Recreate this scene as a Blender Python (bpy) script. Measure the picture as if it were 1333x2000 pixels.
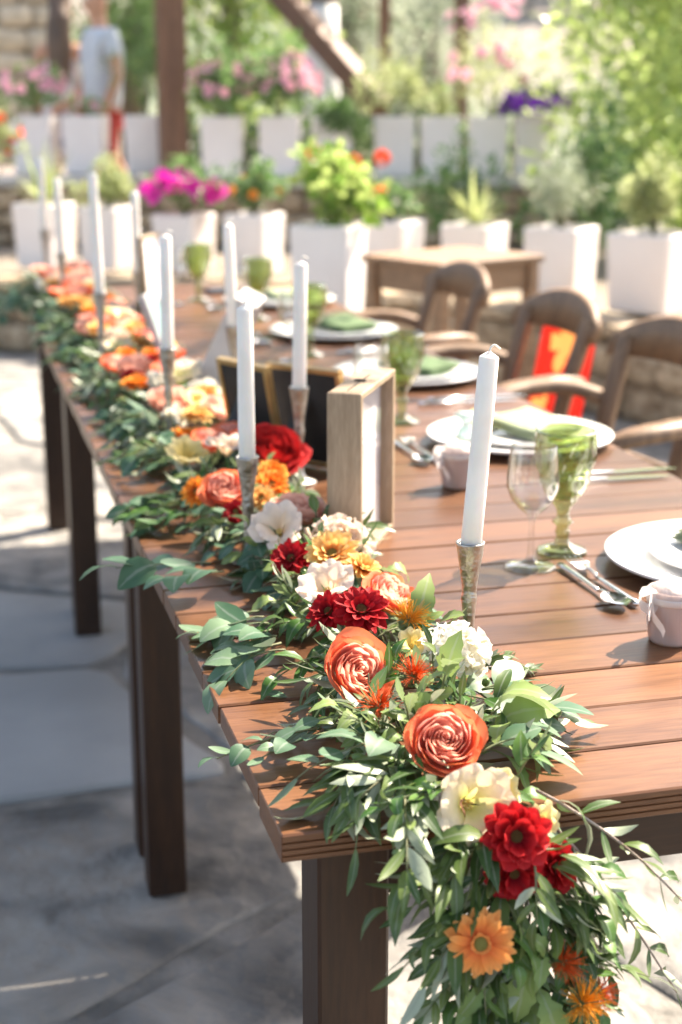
import bpy, math, random
from mathutils import Vector, Matrix, noise
V = Vector
PI = math.pi
for o in list(bpy.data.objects):
    bpy.data.objects.remove(o, do_unlink=True)
SC = bpy.context.scene
COL = SC.collection
# ------------------------------------------------------------------ camera, sky, sun, exposure
cd = bpy.data.cameras.new('camera')
cam = bpy.data.objects.new('camera', cd)
COL.objects.link(cam)
cam.matrix_world = Matrix(((0.9667305, 0.0673131, -0.2467814, -0.25149),
                           (-0.2557970, 0.2543958, -0.9326579, -1.14257),
                           (0.0, 0.9647547, 0.2631507, 1.35),
                           (0, 0, 0, 1)))
cd.sensor_fit = 'VERTICAL'
cd.sensor_height = 36
cd.sensor_width = 24
cd.lens = 53.91
cd.clip_start = 0.05
cd.clip_end = 3000
cd.dof.use_dof = True
cd.dof.focus_distance = 1.52
cd.dof.aperture_fstop = 4.3
SC.camera = cam
CAM = V((-0.25149, -1.14257, 1.35))
SUN = V((0.602, 0.320, 0.731)).normalized()
w = bpy.data.worlds.new('World')
SC.world = w
w.use_nodes = True
wn = w.node_tree.nodes
sky = wn.new('ShaderNodeTexSky')
sky.sky_type = 'NISHITA'
sky.sun_disc = False
sky.sun_elevation = math.asin(SUN.z)
sky.sun_rotation = math.atan2(SUN.x, SUN.y)
sky.altitude = 300
sky.dust_density = 3.5
w.node_tree.links.new(sky.outputs[0], wn['Background'].inputs[0])
wn['Background'].inputs[1].default_value = 0.135
sd = bpy.data.lights.new('sun', 'SUN')
sd.energy = 5.0
sd.angle = math.radians(0.53)
sd.color = (1.0, 0.955, 0.89)
so = bpy.data.objects.new('sun', sd)
COL.objects.link(so)
so.rotation_euler = SUN.to_track_quat('Z', 'Y').to_euler()
so.location = SUN * 30
SC.view_settings.view_transform = 'Standard'
SC.view_settings.look = 'None'
SC.view_settings.exposure = 1.80
SC.view_settings.use_white_balance = True
SC.view_settings.white_balance_temperature = 7300
SC.view_settings.white_balance_tint = 10
SC.view_settings.gamma = 1.0
SC.render.engine = 'CYCLES'
SC.cycles.use_denoising = True
SC.cycles.max_bounces = 8
SC.cycles.transparent_max_bounces = 24
SC.cycles.caustics_reflective = False
SC.cycles.caustics_refractive = False
SC.cycles.sample_clamp_indirect = 6

# ------------------------------------------------------------------ materials
def newmat(name):
    m = bpy.data.materials.new(name)
    m.use_nodes = True
    nt = m.node_tree
    return m, nt, nt.nodes, nt.links, nt.nodes['Principled BSDF']

def lerp_(a, b, t):
    return a + (b - a) * t

def c4(c):
    return (c[0], c[1], c[2], 1)

def surf(name, ca, cb=None, rough=0.6, scale=8.0, stretch=(1, 1, 1), bump=0.0, bscale=None, metal=0.0, spec=0.5,
         detail=5, lo=0.35, hi=0.65, trans=0.0, coat=0.0, vary=0.0, distort=0.0, rvar=0.0, sss=0.0, cc=None, bdist=0.01):
    """two-tone noise coloured surface with fine relief"""
    m, nt, N, L, B = newmat(name)
    cb = cb or ca
    tc = N.new('ShaderNodeTexCoord')
    mp = N.new('ShaderNodeMapping')
    mp.inputs['Scale'].default_value = stretch
    L.new(tc.outputs['Object'], mp.inputs['Vector'])
    oi = N.new('ShaderNodeObjectInfo')
    ad = N.new('ShaderNodeVectorMath')
    ad.operation = 'ADD'
    L.new(mp.outputs[0], ad.inputs[0])
    mu = N.new('ShaderNodeMath')
    mu.operation = 'MULTIPLY'
    mu.inputs[1].default_value = 37.0
    L.new(oi.outputs['Random'], mu.inputs[0])
    L.new(mu.outputs[0], ad.inputs[1])
    nz = N.new('ShaderNodeTexNoise')
    nz.inputs['Scale'].default_value = scale
    nz.inputs['Detail'].default_value = detail
    nz.inputs['Distortion'].default_value = distort
    L.new(ad.outputs[0], nz.inputs['Vector'])
    rp = N.new('ShaderNodeValToRGB')
    rp.color_ramp.elements[0].position = lo
    rp.color_ramp.elements[1].position = hi
    rp.color_ramp.elements[0].color = c4(ca)
    rp.color_ramp.elements[1].color = c4(cb)
    if cc:
        e = rp.color_ramp.elements.new((lo + hi) / 2)
        e.color = c4(cc)
    L.new(nz.outputs['Fac'], rp.inputs[0])
    hv = N.new('ShaderNodeHueSaturation')
    L.new(rp.outputs[0], hv.inputs['Color'])
    mr = N.new('ShaderNodeMapRange')
    mr.inputs['To Min'].default_value = 1 - vary
    mr.inputs['To Max'].default_value = 1 + vary
    L.new(oi.outputs['Random'], mr.inputs[0])
    L.new(mr.outputs[0], hv.inputs['Value'])
    L.new(hv.outputs[0], B.inputs['Base Color'])
    B.inputs['Roughness'].default_value = rough
    if rvar:
        m2 = N.new('ShaderNodeMapRange')
        m2.inputs['To Min'].default_value = max(0.02, rough - rvar)
        m2.inputs['To Max'].default_value = min(1, rough + rvar)
        L.new(nz.outputs['Fac'], m2.inputs[0])
        L.new(m2.outputs[0], B.inputs['Roughness'])
    B.inputs['Metallic'].default_value = metal
    B.inputs['Specular IOR Level'].default_value = spec
    B.inputs['Coat Weight'].default_value = coat
    if sss:
        B.inputs['Subsurface Weight'].default_value = sss
        B.inputs['Subsurface Radius'].default_value = (0.012, 0.008, 0.005)
        B.inputs['Subsurface Scale'].default_value = 0.6
    if bump:
        n2 = N.new('ShaderNodeTexNoise')
        n2.inputs['Scale'].default_value = bscale or scale * 3
        n2.inputs['Detail'].default_value = 6
        L.new(ad.outputs[0], n2.inputs['Vector'])
        bp = N.new('ShaderNodeBump')
        bp.inputs['Strength'].default_value = bump
        bp.inputs['Distance'].default_value = bdist
        L.new(n2.outputs['Fac'], bp.inputs['Height'])
        L.new(bp.outputs[0], B.inputs['Normal'])
    if trans:
        translucent(m, hv.outputs[0], trans)
    return m

def translucent(m, colsock, amount):
    nt = m.node_tree
    N, L = nt.nodes, nt.links
    B = N['Principled BSDF']
    t = N.new('ShaderNodeBsdfTranslucent')
    L.new(colsock, t.inputs['Color'])
    mx = N.new('ShaderNodeMixShader')
    mx.inputs[0].default_value = amount
    L.new(B.outputs[0], mx.inputs[1])
    L.new(t.outputs[0], mx.inputs[2])
    L.new(mx.outputs[0], N['Material Output'].inputs['Surface'])

def leafmat(name, top, top2, under, rough=0.4, trans=0.25, spec=0.35):
    m, nt, N, L, B = newmat(name)
    g = N.new('ShaderNodeNewGeometry')
    nz = N.new('ShaderNodeTexNoise')
    nz.inputs['Scale'].default_value = 22
    nz.inputs['Detail'].default_value = 1
    L.new(g.outputs['Position'], nz.inputs['Vector'])
    oi = N.new('ShaderNodeObjectInfo')
    ad = N.new('ShaderNodeMath')
    ad.operation = 'ADD'
    L.new(nz.outputs['Fac'], ad.inputs[0])
    ml = N.new('ShaderNodeMath')
    ml.operation = 'MULTIPLY_ADD'
    ml.inputs[1].default_value = 0.5
    ml.inputs[2].default_value = -0.25
    L.new(oi.outputs['Random'], ml.inputs[0])
    L.new(ml.outputs[0], ad.inputs[1])
    rp = N.new('ShaderNodeValToRGB')
    rp.color_ramp.elements[0].position = 0.3
    rp.color_ramp.elements[1].position = 0.7
    rp.color_ramp.elements[0].color = c4(top)
    rp.color_ramp.elements[1].color = c4(top2)
    L.new(ad.outputs[0], rp.inputs[0])
    mx = N.new('ShaderNodeMixRGB')
    L.new(g.outputs['Backfacing'], mx.inputs[0])
    L.new(rp.outputs[0], mx.inputs[1])
    mx.inputs[2].default_value = c4(under)
    # paler midrib (attribute t: 0 on the midrib, 1 on the rim)
    at_ = N.new('ShaderNodeAttribute')
    at_.attribute_name = 't'
    rb = N.new('ShaderNodeMapRange')
    rb.inputs['From Min'].default_value = 0.06
    rb.inputs['From Max'].default_value = 0.16
    rb.inputs['To Min'].default_value = 0.45
    rb.inputs['To Max'].default_value = 0.0
    L.new(at_.outputs['Fac'], rb.inputs[0])
    m3 = N.new('ShaderNodeMixRGB')
    L.new(rb.outputs[0], m3.inputs[0])
    L.new(mx.outputs[0], m3.inputs[1])
    m3.inputs[2].default_value = c4([lerp_(a, 0.42, 0.5) for a in top2])
    L.new(m3.outputs[0], B.inputs['Base Color'])
    B.inputs['Roughness'].default_value = rough
    B.inputs['Specular IOR Level'].default_value = spec
    translucent(m, m3.outputs[0], trans)
    return m

def petalmat(name, base, mid, tip, trans=0.3, rough=0.55, vary=0.05):
    """colour runs along the petal (attribute t: 0 base, 1 rim)"""
    m, nt, N, L, B = newmat(name)
    at = N.new('ShaderNodeAttribute')
    at.attribute_name = 't'
    nz = N.new('ShaderNodeTexNoise')
    nz.inputs['Scale'].default_value = 60
    nz.inputs['Detail'].default_value = 3
    tc = N.new('ShaderNodeTexCoord')
    L.new(tc.outputs['Object'], nz.inputs['Vector'])
    ma = N.new('ShaderNodeMath')
    ma.operation = 'MULTIPLY_ADD'
    ma.inputs[1].default_value = 0.28
    L.new(nz.outputs['Fac'], ma.inputs[0])
    sb = N.new('ShaderNodeMath')
    sb.operation = 'SUBTRACT'
    sb.inputs[1].default_value = 0.14
    L.new(at.outputs['Fac'], sb.inputs[0])
    L.new(sb.outputs[0], ma.inputs[2])
    rp = N.new('ShaderNodeValToRGB')
    rp.color_ramp.elements[0].position = 0.12
    rp.color_ramp.elements[1].position = 0.97
    rp.color_ramp.elements[0].color = c4(base)
    rp.color_ramp.elements[1].color = c4(tip)
    e = rp.color_ramp.elements.new(0.6)
    e.color = c4(mid)
    L.new(ma.outputs[0], rp.inputs[0])
    oi = N.new('ShaderNodeObjectInfo')
    hv = N.new('ShaderNodeHueSaturation')
    mr = N.new('ShaderNodeMapRange')
    mr.inputs['To Min'].default_value = 1 - vary * 2
    mr.inputs['To Max'].default_value = 1 + vary
    L.new(oi.outputs['Random'], mr.inputs[0])
    L.new(mr.outputs[0], hv.inputs['Value'])
    L.new(rp.outputs[0], hv.inputs['Color'])
    L.new(hv.outputs[0], B.inputs['Base Color'])
    B.inputs['Roughness'].default_value = rough + 0.12
    B.inputs['Specular IOR Level'].default_value = 0.18
    n3 = N.new('ShaderNodeTexNoise')
    n3.inputs['Scale'].default_value = 7.0
    n3.inputs['Detail'].default_value = 6
    L.new(tc.outputs['Object'], n3.inputs['Vector'])
    bp = N.new('ShaderNodeBump')
    bp.inputs['Strength'].default_value = 0.12
    bp.inputs['Distance'].default_value = 0.05
    L.new(n3.outputs['Fac'], bp.inputs['Height'])
    L.new(bp.outputs[0], B.inputs['Normal'])
    translucent(m, hv.outputs[0], trans)
    return m

def glassmat(name, tint, gloss_rough=0.02, body=0.25, ior=1.45, edge=0.9, power=2.6):
    """thin-walled drinking glass: tinted see-through wall with a glassy skin"""
    m, nt, N, L, B = newmat(name)
    N.remove(B)
    tr = N.new('ShaderNodeBsdfTransparent')
    tr.inputs[0].default_value = c4(tint)
    gl = N.new('ShaderNodeBsdfGlass')
    gl.inputs['Color'].default_value = c4(tint)
    gl.inputs['IOR'].default_value = ior
    gl.inputs['Roughness'].default_value = 0.0
    mx = N.new('ShaderNodeMixShader')
    mx.inputs[0].default_value = body
    L.new(tr.outputs[0], mx.inputs[1])
    L.new(gl.outputs[0], mx.inputs[2])
    gs = N.new('ShaderNodeBsdfGlossy')
    gs.inputs['Roughness'].default_value = gloss_rough
    lw = N.new('ShaderNodeLayerWeight')
    lw.inputs['Blend'].default_value = 0.5
    pw = N.new('ShaderNodeMath')
    pw.operation = 'POWER'
    pw.inputs[1].default_value = power
    L.new(lw.outputs['Facing'], pw.inputs[0])
    fr = N.new('ShaderNodeMath')
    fr.operation = 'MULTIPLY_ADD'
    fr.inputs[1].default_value = edge
    fr.inputs[2].default_value = 0.06
    L.new(pw.outputs[0], fr.inputs[0])
    m2 = N.new('ShaderNodeMixShader')
    L.new(fr.outputs[0], m2.inputs[0])
    L.new(mx.outputs[0], m2.inputs[1])
    L.new(gs.outputs[0], m2.inputs[2])
    L.new(m2.outputs[0], N['Material Output'].inputs['Surface'])
    return m

def woodmat(name, dark, light, rough=0.4, axis='X', coat=0.0, scale=1.0, ring=14.0, vary=0.12, spec=0.5):
    """grain runs along axis"""
    m, nt, N, L, B = newmat(name)
    tc = N.new('ShaderNodeTexCoord')
    oi = N.new('ShaderNodeObjectInfo')
    mp = N.new('ShaderNodeMapping')
    s = {'X': (0.09, 1, 1), 'Y': (1, 0.09, 1), 'Z': (1, 1, 0.09)}[axis]
    mp.inputs['Scale'].default_value = [k * scale for k in s]
    L.new(tc.outputs['Object'], mp.inputs['Vector'])
    cb = N.new('ShaderNodeVectorMath')
    cb.operation = 'ADD'
    mu = N.new('ShaderNodeMath')
    mu.operation = 'MULTIPLY'
    mu.inputs[1].default_value = 53.0
    L.new(oi.outputs['Random'], mu.inputs[0])
    L.new(mp.outputs[0], cb.inputs[0])
    L.new(mu.outputs[0], cb.inputs[1])
    n1 = N.new('ShaderNodeTexNoise')
    n1.inputs['Scale'].default_value = ring
    n1.inputs['Detail'].default_value = 4
    n1.inputs['Distortion'].default_value = 1.2
    L.new(cb.outputs[0], n1.inputs['Vector'])
    n2 = N.new('ShaderNodeTexNoise')
    n2.inputs['Scale'].default_value = ring * 16
    n2.inputs['Detail'].default_value = 3
    L.new(cb.outputs[0], n2.inputs['Vector'])
    mixf = N.new('ShaderNodeMath')
    mixf.operation = 'MULTIPLY_ADD'
    mixf.inputs[1].default_value = 0.45
    L.new(n2.outputs['Fac'], mixf.inputs[0])
    hf = N.new('ShaderNodeMath')
    hf.operation = 'MULTIPLY'
    hf.inputs[1].default_value = 0.55
    L.new(n1.outputs['Fac'], hf.inputs[0])
    L.new(hf.outputs[0], mixf.inputs[2])
    rp = N.new('ShaderNodeValToRGB')
    rp.color_ramp.elements[0].position = 0.36
    rp.color_ramp.elements[1].position = 0.64
    rp.color_ramp.elements[0].color = c4(dark)
    rp.color_ramp.elements[1].color = c4(light)
    L.new(mixf.outputs[0], rp.inputs[0])
    hv = N.new('ShaderNodeHueSaturation')
    mr = N.new('ShaderNodeMapRange')
    mr.inputs['To Min'].default_value = 1 - vary
    mr.inputs['To Max'].default_value = 1 + vary
    L.new(oi.outputs['Random'], mr.inputs[0])
    L.new(mr.outputs[0], hv.inputs['Value'])
    L.new(rp.outputs[0], hv.inputs['Color'])
    L.new(hv.outputs[0], B.inputs['Base Color'])
    B.inputs['Specular IOR Level'].default_value = spec
    B.inputs['Coat Weight'].default_value = coat
    B.inputs['Coat Roughness'].default_value = 0.25
    r2 = N.new('ShaderNodeMapRange')
    r2.inputs['To Min'].default_value = rough - 0.07
    r2.inputs['To Max'].default_value = rough + 0.09
    L.new(n1.outputs['Fac'], r2.inputs[0])
    L.new(r2.outputs[0], B.inputs['Roughness'])
    bp = N.new('ShaderNodeBump')
    bp.inputs['Strength'].default_value = 0.12
    bp.inputs['Distance'].default_value = 0.002
    L.new(n2.outputs['Fac'], bp.inputs['Height'])
    L.new(bp.outputs[0], B.inputs['Normal'])
    return m

M = {}
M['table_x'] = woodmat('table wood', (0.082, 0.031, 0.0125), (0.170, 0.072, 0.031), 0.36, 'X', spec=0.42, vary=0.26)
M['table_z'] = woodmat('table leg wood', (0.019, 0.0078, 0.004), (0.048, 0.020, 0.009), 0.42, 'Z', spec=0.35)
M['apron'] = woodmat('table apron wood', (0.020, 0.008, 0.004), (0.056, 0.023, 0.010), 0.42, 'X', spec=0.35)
M['chair'] = woodmat('chair wood', (0.12, 0.065, 0.034), (0.28, 0.165, 0.09), 0.5, 'Z', scale=2)
M['oak'] = woodmat('frame wood', (0.27, 0.185, 0.115), (0.44, 0.325, 0.22), 0.55, 'Z', scale=3)
M['post'] = woodmat('pergola wood', (0.10, 0.040, 0.02), (0.22, 0.105, 0.055), 0.6, 'Z', scale=0.5)
M['oldtable'] = woodmat('old table wood', (0.18, 0.095, 0.045), (0.34, 0.19, 0.10), 0.5, 'X', scale=1.5)
M['stone'] = surf('flagstone', (0.085, 0.082, 0.078), (0.36, 0.325, 0.285), 0.75, 5.0, bump=1.0, bscale=11, bdist=0.03, detail=10, lo=0.32, hi=0.68, vary=0.22, distort=0.6, cc=(0.215, 0.20, 0.182), rvar=0.1)
M['stone_smooth'] = surf('smooth flagstone', (0.23, 0.235, 0.235), (0.33, 0.33, 0.325), 0.6, 2.0, bump=0.12, bscale=30, vary=0.1)
M['joint'] = surf('joint mortar', (0.12, 0.113, 0.10), (0.26, 0.24, 0.215), 0.9, 10, bump=0.8, bscale=60)
M['wallstone'] = surf('wall stone', (0.26, 0.18, 0.11), (0.52, 0.41, 0.29), 0.85, 4, bump=0.6, bscale=14, vary=0.25, cc=(0.40, 0.30, 0.20))
M['housestone'] = surf('house stone', (0.42, 0.34, 0.24), (0.60, 0.50, 0.38), 0.85, 3, bump=0.6, bscale=12, vary=0.15)
M['mortar'] = surf('wall mortar', (0.20, 0.16, 0.11), (0.34, 0.28, 0.21), 0.95, 6, bump=0.6)
M['slab'] = surf('coping slab', (0.34, 0.32, 0.30), (0.50, 0.48, 0.45), 0.8, 5, bump=0.4)
M['dirt'] = surf('dry soil', (0.15, 0.12, 0.085), (0.26, 0.21, 0.16), 0.95, 3, bump=0.6)
M['hill'] = surf('dry hillside', (0.10, 0.125, 0.07), (0.20, 0.16, 0.13), 0.95, 0.03, bump=0.0, lo=0.42, hi=0.58)
M['white_paint'] = surf('planter paint', (0.80, 0.725, 0.69), (0.86, 0.79, 0.76), 0.6, 3, bump=0.1, bscale=25, vary=0.04)
M['soil'] = surf('potting soil', (0.035, 0.022, 0.014), (0.09, 0.06, 0.04), 0.95, 40, bump=0.8)
M['wax'] = surf('candle wax', (0.82, 0.785, 0.725), (0.88, 0.85, 0.80), 0.45, 20, sss=0.35)
M['wick'] = surf('wick', (0.75, 0.72, 0.66), None, 0.9)
M['pewter'] = surf('cast pewter', (0.30, 0.28, 0.255), (0.50, 0.475, 0.44), 0.33, 60, bump=0.35, bscale=160, metal=1.0, rvar=0.14)
M['steel'] = surf('cutlery steel', (0.72, 0.71, 0.69), None, 0.16, 30, metal=1.0)
M['china'] = surf('white china', (0.80, 0.79, 0.775), (0.83, 0.82, 0.81), 0.12, 5, spec=0.5)
M['napkin_pale'] = surf('pale green linen', (0.31, 0.36, 0.21), (0.37, 0.42, 0.27), 0.85, 90, bump=0.25, bscale=600, trans=0.1)
M['napkin'] = surf('green linen', (0.085, 0.15, 0.06), (0.12, 0.19, 0.085), 0.85, 90, bump=0.25, bscale=600, trans=0.1)
M['tulle'] = surf('teal tulle', (0.60, 0.72, 0.70), (0.72, 0.80, 0.78), 0.8, 60, trans=0.5)
M['pinkcloth'] = surf('blush fabric', (0.62, 0.50, 0.46), (0.76, 0.66, 0.62), 0.8, 25, stretch=(1, 1, 0.15), bump=0.5, bscale=60, trans=0.3)
M['ribbon'] = surf('cream ribbon', (0.80, 0.74, 0.70), (0.86, 0.82, 0.79), 0.7, 40, trans=0.35)
M['glass'] = glassmat('clear glass', (0.985, 0.99, 0.99), body=0.06)
M['greenglass'] = glassmat('green glass', (0.74, 0.81, 0.56), 0.02, body=0.08, power=2.0)
M['pane'] = glassmat('picture glass', (0.97, 0.97, 0.97), body=0.0, edge=0.5, power=6)
M['gold'] = surf('gold frame', (0.42, 0.26, 0.10), (0.55, 0.36, 0.15), 0.35, 30, metal=0.7)
M['blackback'] = surf('black board', (0.008, 0.007, 0.007), (0.016, 0.014, 0.013), 0.7, 20)
M['card'] = surf('white card', (0.74, 0.69, 0.70), None, 0.7, 5)
M['tealpic'] = surf('teal picture', (0.10, 0.24, 0.24), (0.32, 0.46, 0.44), 0.5, 9)
M['greyframe'] = surf('pale grey frame', (0.42, 0.39, 0.38), (0.55, 0.52, 0.51), 0.45, 12)
M['slate'] = surf('dark cloth', (0.02, 0.022, 0.03), (0.04, 0.045, 0.06), 0.8, 20)
M['red'] = surf('red cloth', (0.55, 0.02, 0.012), (0.66, 0.035, 0.02), 0.8, 30, bump=0.2, trans=0.25)
def printed_red():
    m, nt, N, L, B = newmat('red printed cloth')
    tc = N.new('ShaderNodeTexCoord')
    def math_(op, a, b=None):
        n = N.new('ShaderNodeMath')
        n.operation = op
        for i, v in enumerate((a, b)):
            if v is None:
                continue
            if isinstance(v, (int, float)):
                n.inputs[i].default_value = v
            else:
                L.new(v, n.inputs[i])
        return n.outputs[0]
    sp = N.new('ShaderNodeSeparateXYZ')
    L.new(tc.outputs['Object'], sp.inputs[0])
    tot = None
    for cy, cz, s_ in ((.06, .70, .085), (.15, .52, .05)):
        dy = math_('SUBTRACT', sp.outputs['Y'], cy)
        dz = math_('SUBTRACT', sp.outputs['Z'], cz)
        rad = math_('SQRT', math_('ADD', math_('MULTIPLY', dy, dy), math_('MULTIPLY', dz, dz)))
        th = math_('ARCTAN2', dz, dy)
        lobe = math_('ADD', math_('MULTIPLY', math_('ABSOLUTE', math_('COSINE', math_('MULTIPLY', th, 2.5))), s_ * .65), s_ * .35)
        f = math_('LESS_THAN', rad, lobe)
        tot = f if tot is None else math_('MAXIMUM', tot, f)
    mx = N.new('ShaderNodeMixRGB')
    L.new(tot, mx.inputs[0])
    mx.inputs[1].default_value = (0.58, 0.02, 0.012, 1)
    mx.inputs[2].default_value = (0.92, 0.34, 0.10, 1)
    L.new(mx.outputs[0], B.inputs['Base Color'])
    B.inputs['Roughness'].default_value = 0.85
    translucent(m, mx.outputs[0], 0.4)
    return m
M['red'] = printed_red()
M['orangeprint'] = surf('orange print', (0.92, 0.30, 0.09), (0.95, 0.46, 0.20), 0.8, 20, trans=0.25)
M['skin'] = surf('skin', (0.50, 0.25, 0.15), (0.58, 0.31, 0.20), 0.55, 12)
M['hair'] = surf('brown hair', (0.06, 0.032, 0.018), (0.16, 0.09, 0.05), 0.45, 60, stretch=(1, 1, 0.08))
M['shirt'] = surf('pale shirt', (0.50, 0.53, 0.58), (0.60, 0.63, 0.67), 0.85, 14)
M['dress'] = surf('printed dress', (0.40, 0.36, 0.38), (0.74, 0.70, 0.70), 0.85, 22, lo=0.45, hi=0.55)
M['shorts'] = surf('red shorts', (0.50, 0.04, 0.03), (0.60, 0.06, 0.045), 0.85, 14)
M['bag'] = surf('orange bag', (0.80, 0.22, 0.03), None, 0.7, 14)
M['shoe'] = surf('shoe', (0.10, 0.07, 0.05), None, 0.7, 14)
M['bark'] = surf('bark', (0.09, 0.06, 0.04), (0.22, 0.16, 0.11), 0.9, 5, stretch=(1, 1, 0.25), bump=1.0, bscale=18)
M['whitewash'] = surf('limewash', (0.68, 0.64, 0.62), (0.80, 0.77, 0.76), 0.85, 6, bump=0.8, bscale=16)
M['olive'] = leafmat('olive leaf', (0.042, 0.085, 0.022), (0.135, 0.19, 0.055), (0.37, 0.42, 0.30), 0.36, 0.2)
M['euc'] = leafmat('eucalyptus leaf', (0.06, 0.135, 0.075), (0.15, 0.235, 0.135), (0.26, 0.35, 0.24), 0.45, 0.22)
M['oakleaf'] = leafmat('oak leaf', (0.14, 0.23, 0.055), (0.25, 0.34, 0.11), (0.28, 0.36, 0.16), 0.45, 0.3)
M['ruscus'] = leafmat('glossy leaf', (0.05, 0.13, 0.025), (0.11, 0.21, 0.05), (0.13, 0.23, 0.09), 0.35, 0.25)
M['stem'] = surf('green stem', (0.10, 0.14, 0.05), (0.18, 0.17, 0.09), 0.7, 30)
M['rope'] = surf('garland core', (0.012, 0.020, 0.008), (0.04, 0.05, 0.02), 0.8, 60, bump=0.6)
M['jarskin'] = surf('blush jar', (0.62, 0.50, 0.46), (0.76, 0.66, 0.62), 0.22, 22, stretch=(1, 1, 0.15), bump=0.2, bscale=60, trans=0.4, coat=0.6)
M['twig'] = surf('woody twig', (0.24, 0.17, 0.13), (0.42, 0.34, 0.29), 0.8, 60, bump=0.4)
M['fruit'] = surf('green olive', (0.10, 0.17, 0.045), (0.15, 0.22, 0.07), 0.35, 20)
M['p_coral'] = petalmat('coral petal', (0.90, 0.42, 0.26), (0.91, 0.29, 0.17), (0.93, 0.25, 0.11), 0.42)
M['p_coral_in'] = petalmat('inner coral petal', (0.88, 0.25, 0.18), (0.92, 0.38, 0.29), (0.94, 0.53, 0.41), 0.5)
M['p_peach'] = petalmat('peach petal', (0.92, 0.60, 0.40), (0.92, 0.50, 0.36), (0.94, 0.60, 0.48), 0.45)
M['p_red'] = petalmat('dark red petal', (0.17, 0.004, 0.010), (0.36, 0.006, 0.012), (0.50, 0.012, 0.016), 0.2, 0.5)
M['p_redd'] = petalmat('red dahlia petal', (0.25, 0.006, 0.012), (0.50, 0.010, 0.014), (0.62, 0.03, 0.035), 0.25, 0.5)
M['p_peony'] = petalmat('peony petal', (0.30, 0.010, 0.016), (0.46, 0.014, 0.018), (0.55, 0.03, 0.03), 0.2, 0.5)
M['p_amber'] = petalmat('amber petal', (0.62, 0.16, 0.03), (0.86, 0.50, 0.15), (0.88, 0.62, 0.26))
M['p_orange'] = petalmat('orange petal', (0.62, 0.09, 0.02), (0.88, 0.26, 0.03), (0.90, 0.40, 0.07))
M['p_gerbera'] = petalmat('gerbera petal', (0.80, 0.16, 0.045), (0.90, 0.31, 0.075), (0.92, 0.42, 0.13))
M['p_cream'] = petalmat('cream petal', (0.68, 0.66, 0.20), (0.86, 0.77, 0.47), (0.90, 0.76, 0.58), 0.35)
M['p_blush'] = petalmat('blush petal', (0.84, 0.62, 0.40), (0.90, 0.73, 0.58), (0.92, 0.77, 0.66), 0.35)
M['p_white'] = petalmat('ivory petal', (0.80, 0.72, 0.52), (0.88, 0.83, 0.70), (0.90, 0.86, 0.79), 0.3)
M['p_yellow'] = petalmat('yellow petal', (0.78, 0.55, 0.12), (0.88, 0.70, 0.26), (0.90, 0.76, 0.40), 0.3)
M['p_magenta'] = petalmat('magenta petal', (0.50, 0.01, 0.20), (0.80, 0.02, 0.42), (0.85, 0.05, 0.52), 0.4)
M['p_pink'] = petalmat('pink petal', (0.72, 0.25, 0.36), (0.82, 0.40, 0.50), (0.86, 0.55, 0.62), 0.4)
M['p_purple'] = petalmat('purple petal', (0.08, 0.01, 0.20), (0.22, 0.03, 0.52), (0.34, 0.08, 0.66), 0.35)
M['p_scarlet'] = petalmat('scarlet petal', (0.75, 0.05, 0.02), (0.88, 0.11, 0.03), (0.90, 0.16, 0.05), 0.35)
M['disc'] = surf('flower eye', (0.20, 0.20, 0.03), (0.42, 0.36, 0.08), 0.8, 300, bump=0.8, bscale=500)
M['disc_dark'] = surf('dark flower eye', (0.10, 0.045, 0.01), (0.30, 0.19, 0.03), 0.8, 300, bump=0.8, bscale=500)
M['fil_orange'] = surf('orange florets', (0.86, 0.26, 0.012), (0.90, 0.48, 0.03), 0.7, 200, trans=0.25)
M['fil_red'] = surf('red florets', (0.70, 0.05, 0.012), (0.88, 0.20, 0.02), 0.7, 200, trans=0.25)
M['calyx'] = surf('calyx', (0.10, 0.17, 0.05), (0.20, 0.27, 0.10), 0.6, 80, bump=0.5)
M['l_bright'] = leafmat('sunny leaf', (0.21, 0.36, 0.055), (0.42, 0.52, 0.12), (0.42, 0.52, 0.17), 0.24, 0.5)
M['l_glint'] = leafmat('glossy sunny leaf', (0.22, 0.38, 0.06), (0.46, 0.56, 0.15), (0.46, 0.56, 0.20), 0.3, 0.5, 1.0)
M['l_mid'] = leafmat('garden leaf', (0.075, 0.18, 0.04), (0.17, 0.31, 0.075), (0.20, 0.31, 0.12), 0.42, 0.4)
M['l_dark'] = leafmat('dark leaf', (0.022, 0.065, 0.018), (0.06, 0.12, 0.035), (0.09, 0.15, 0.06), 0.4, 0.3)
M['l_silver'] = leafmat('silver leaf', (0.22, 0.28, 0.17), (0.37, 0.42, 0.28), (0.44, 0.48, 0.37), 0.5, 0.35)
M['l_pale'] = leafmat('pale leaf', (0.30, 0.36, 0.13), (0.46, 0.50, 0.22), (0.46, 0.50, 0.26), 0.5, 0.45)
M['l_shade'] = leafmat('shade tree leaf', (0.05, 0.11, 0.03), (0.09, 0.17, 0.05), (0.10, 0.17, 0.06), 0.5, 0.08)

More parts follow.
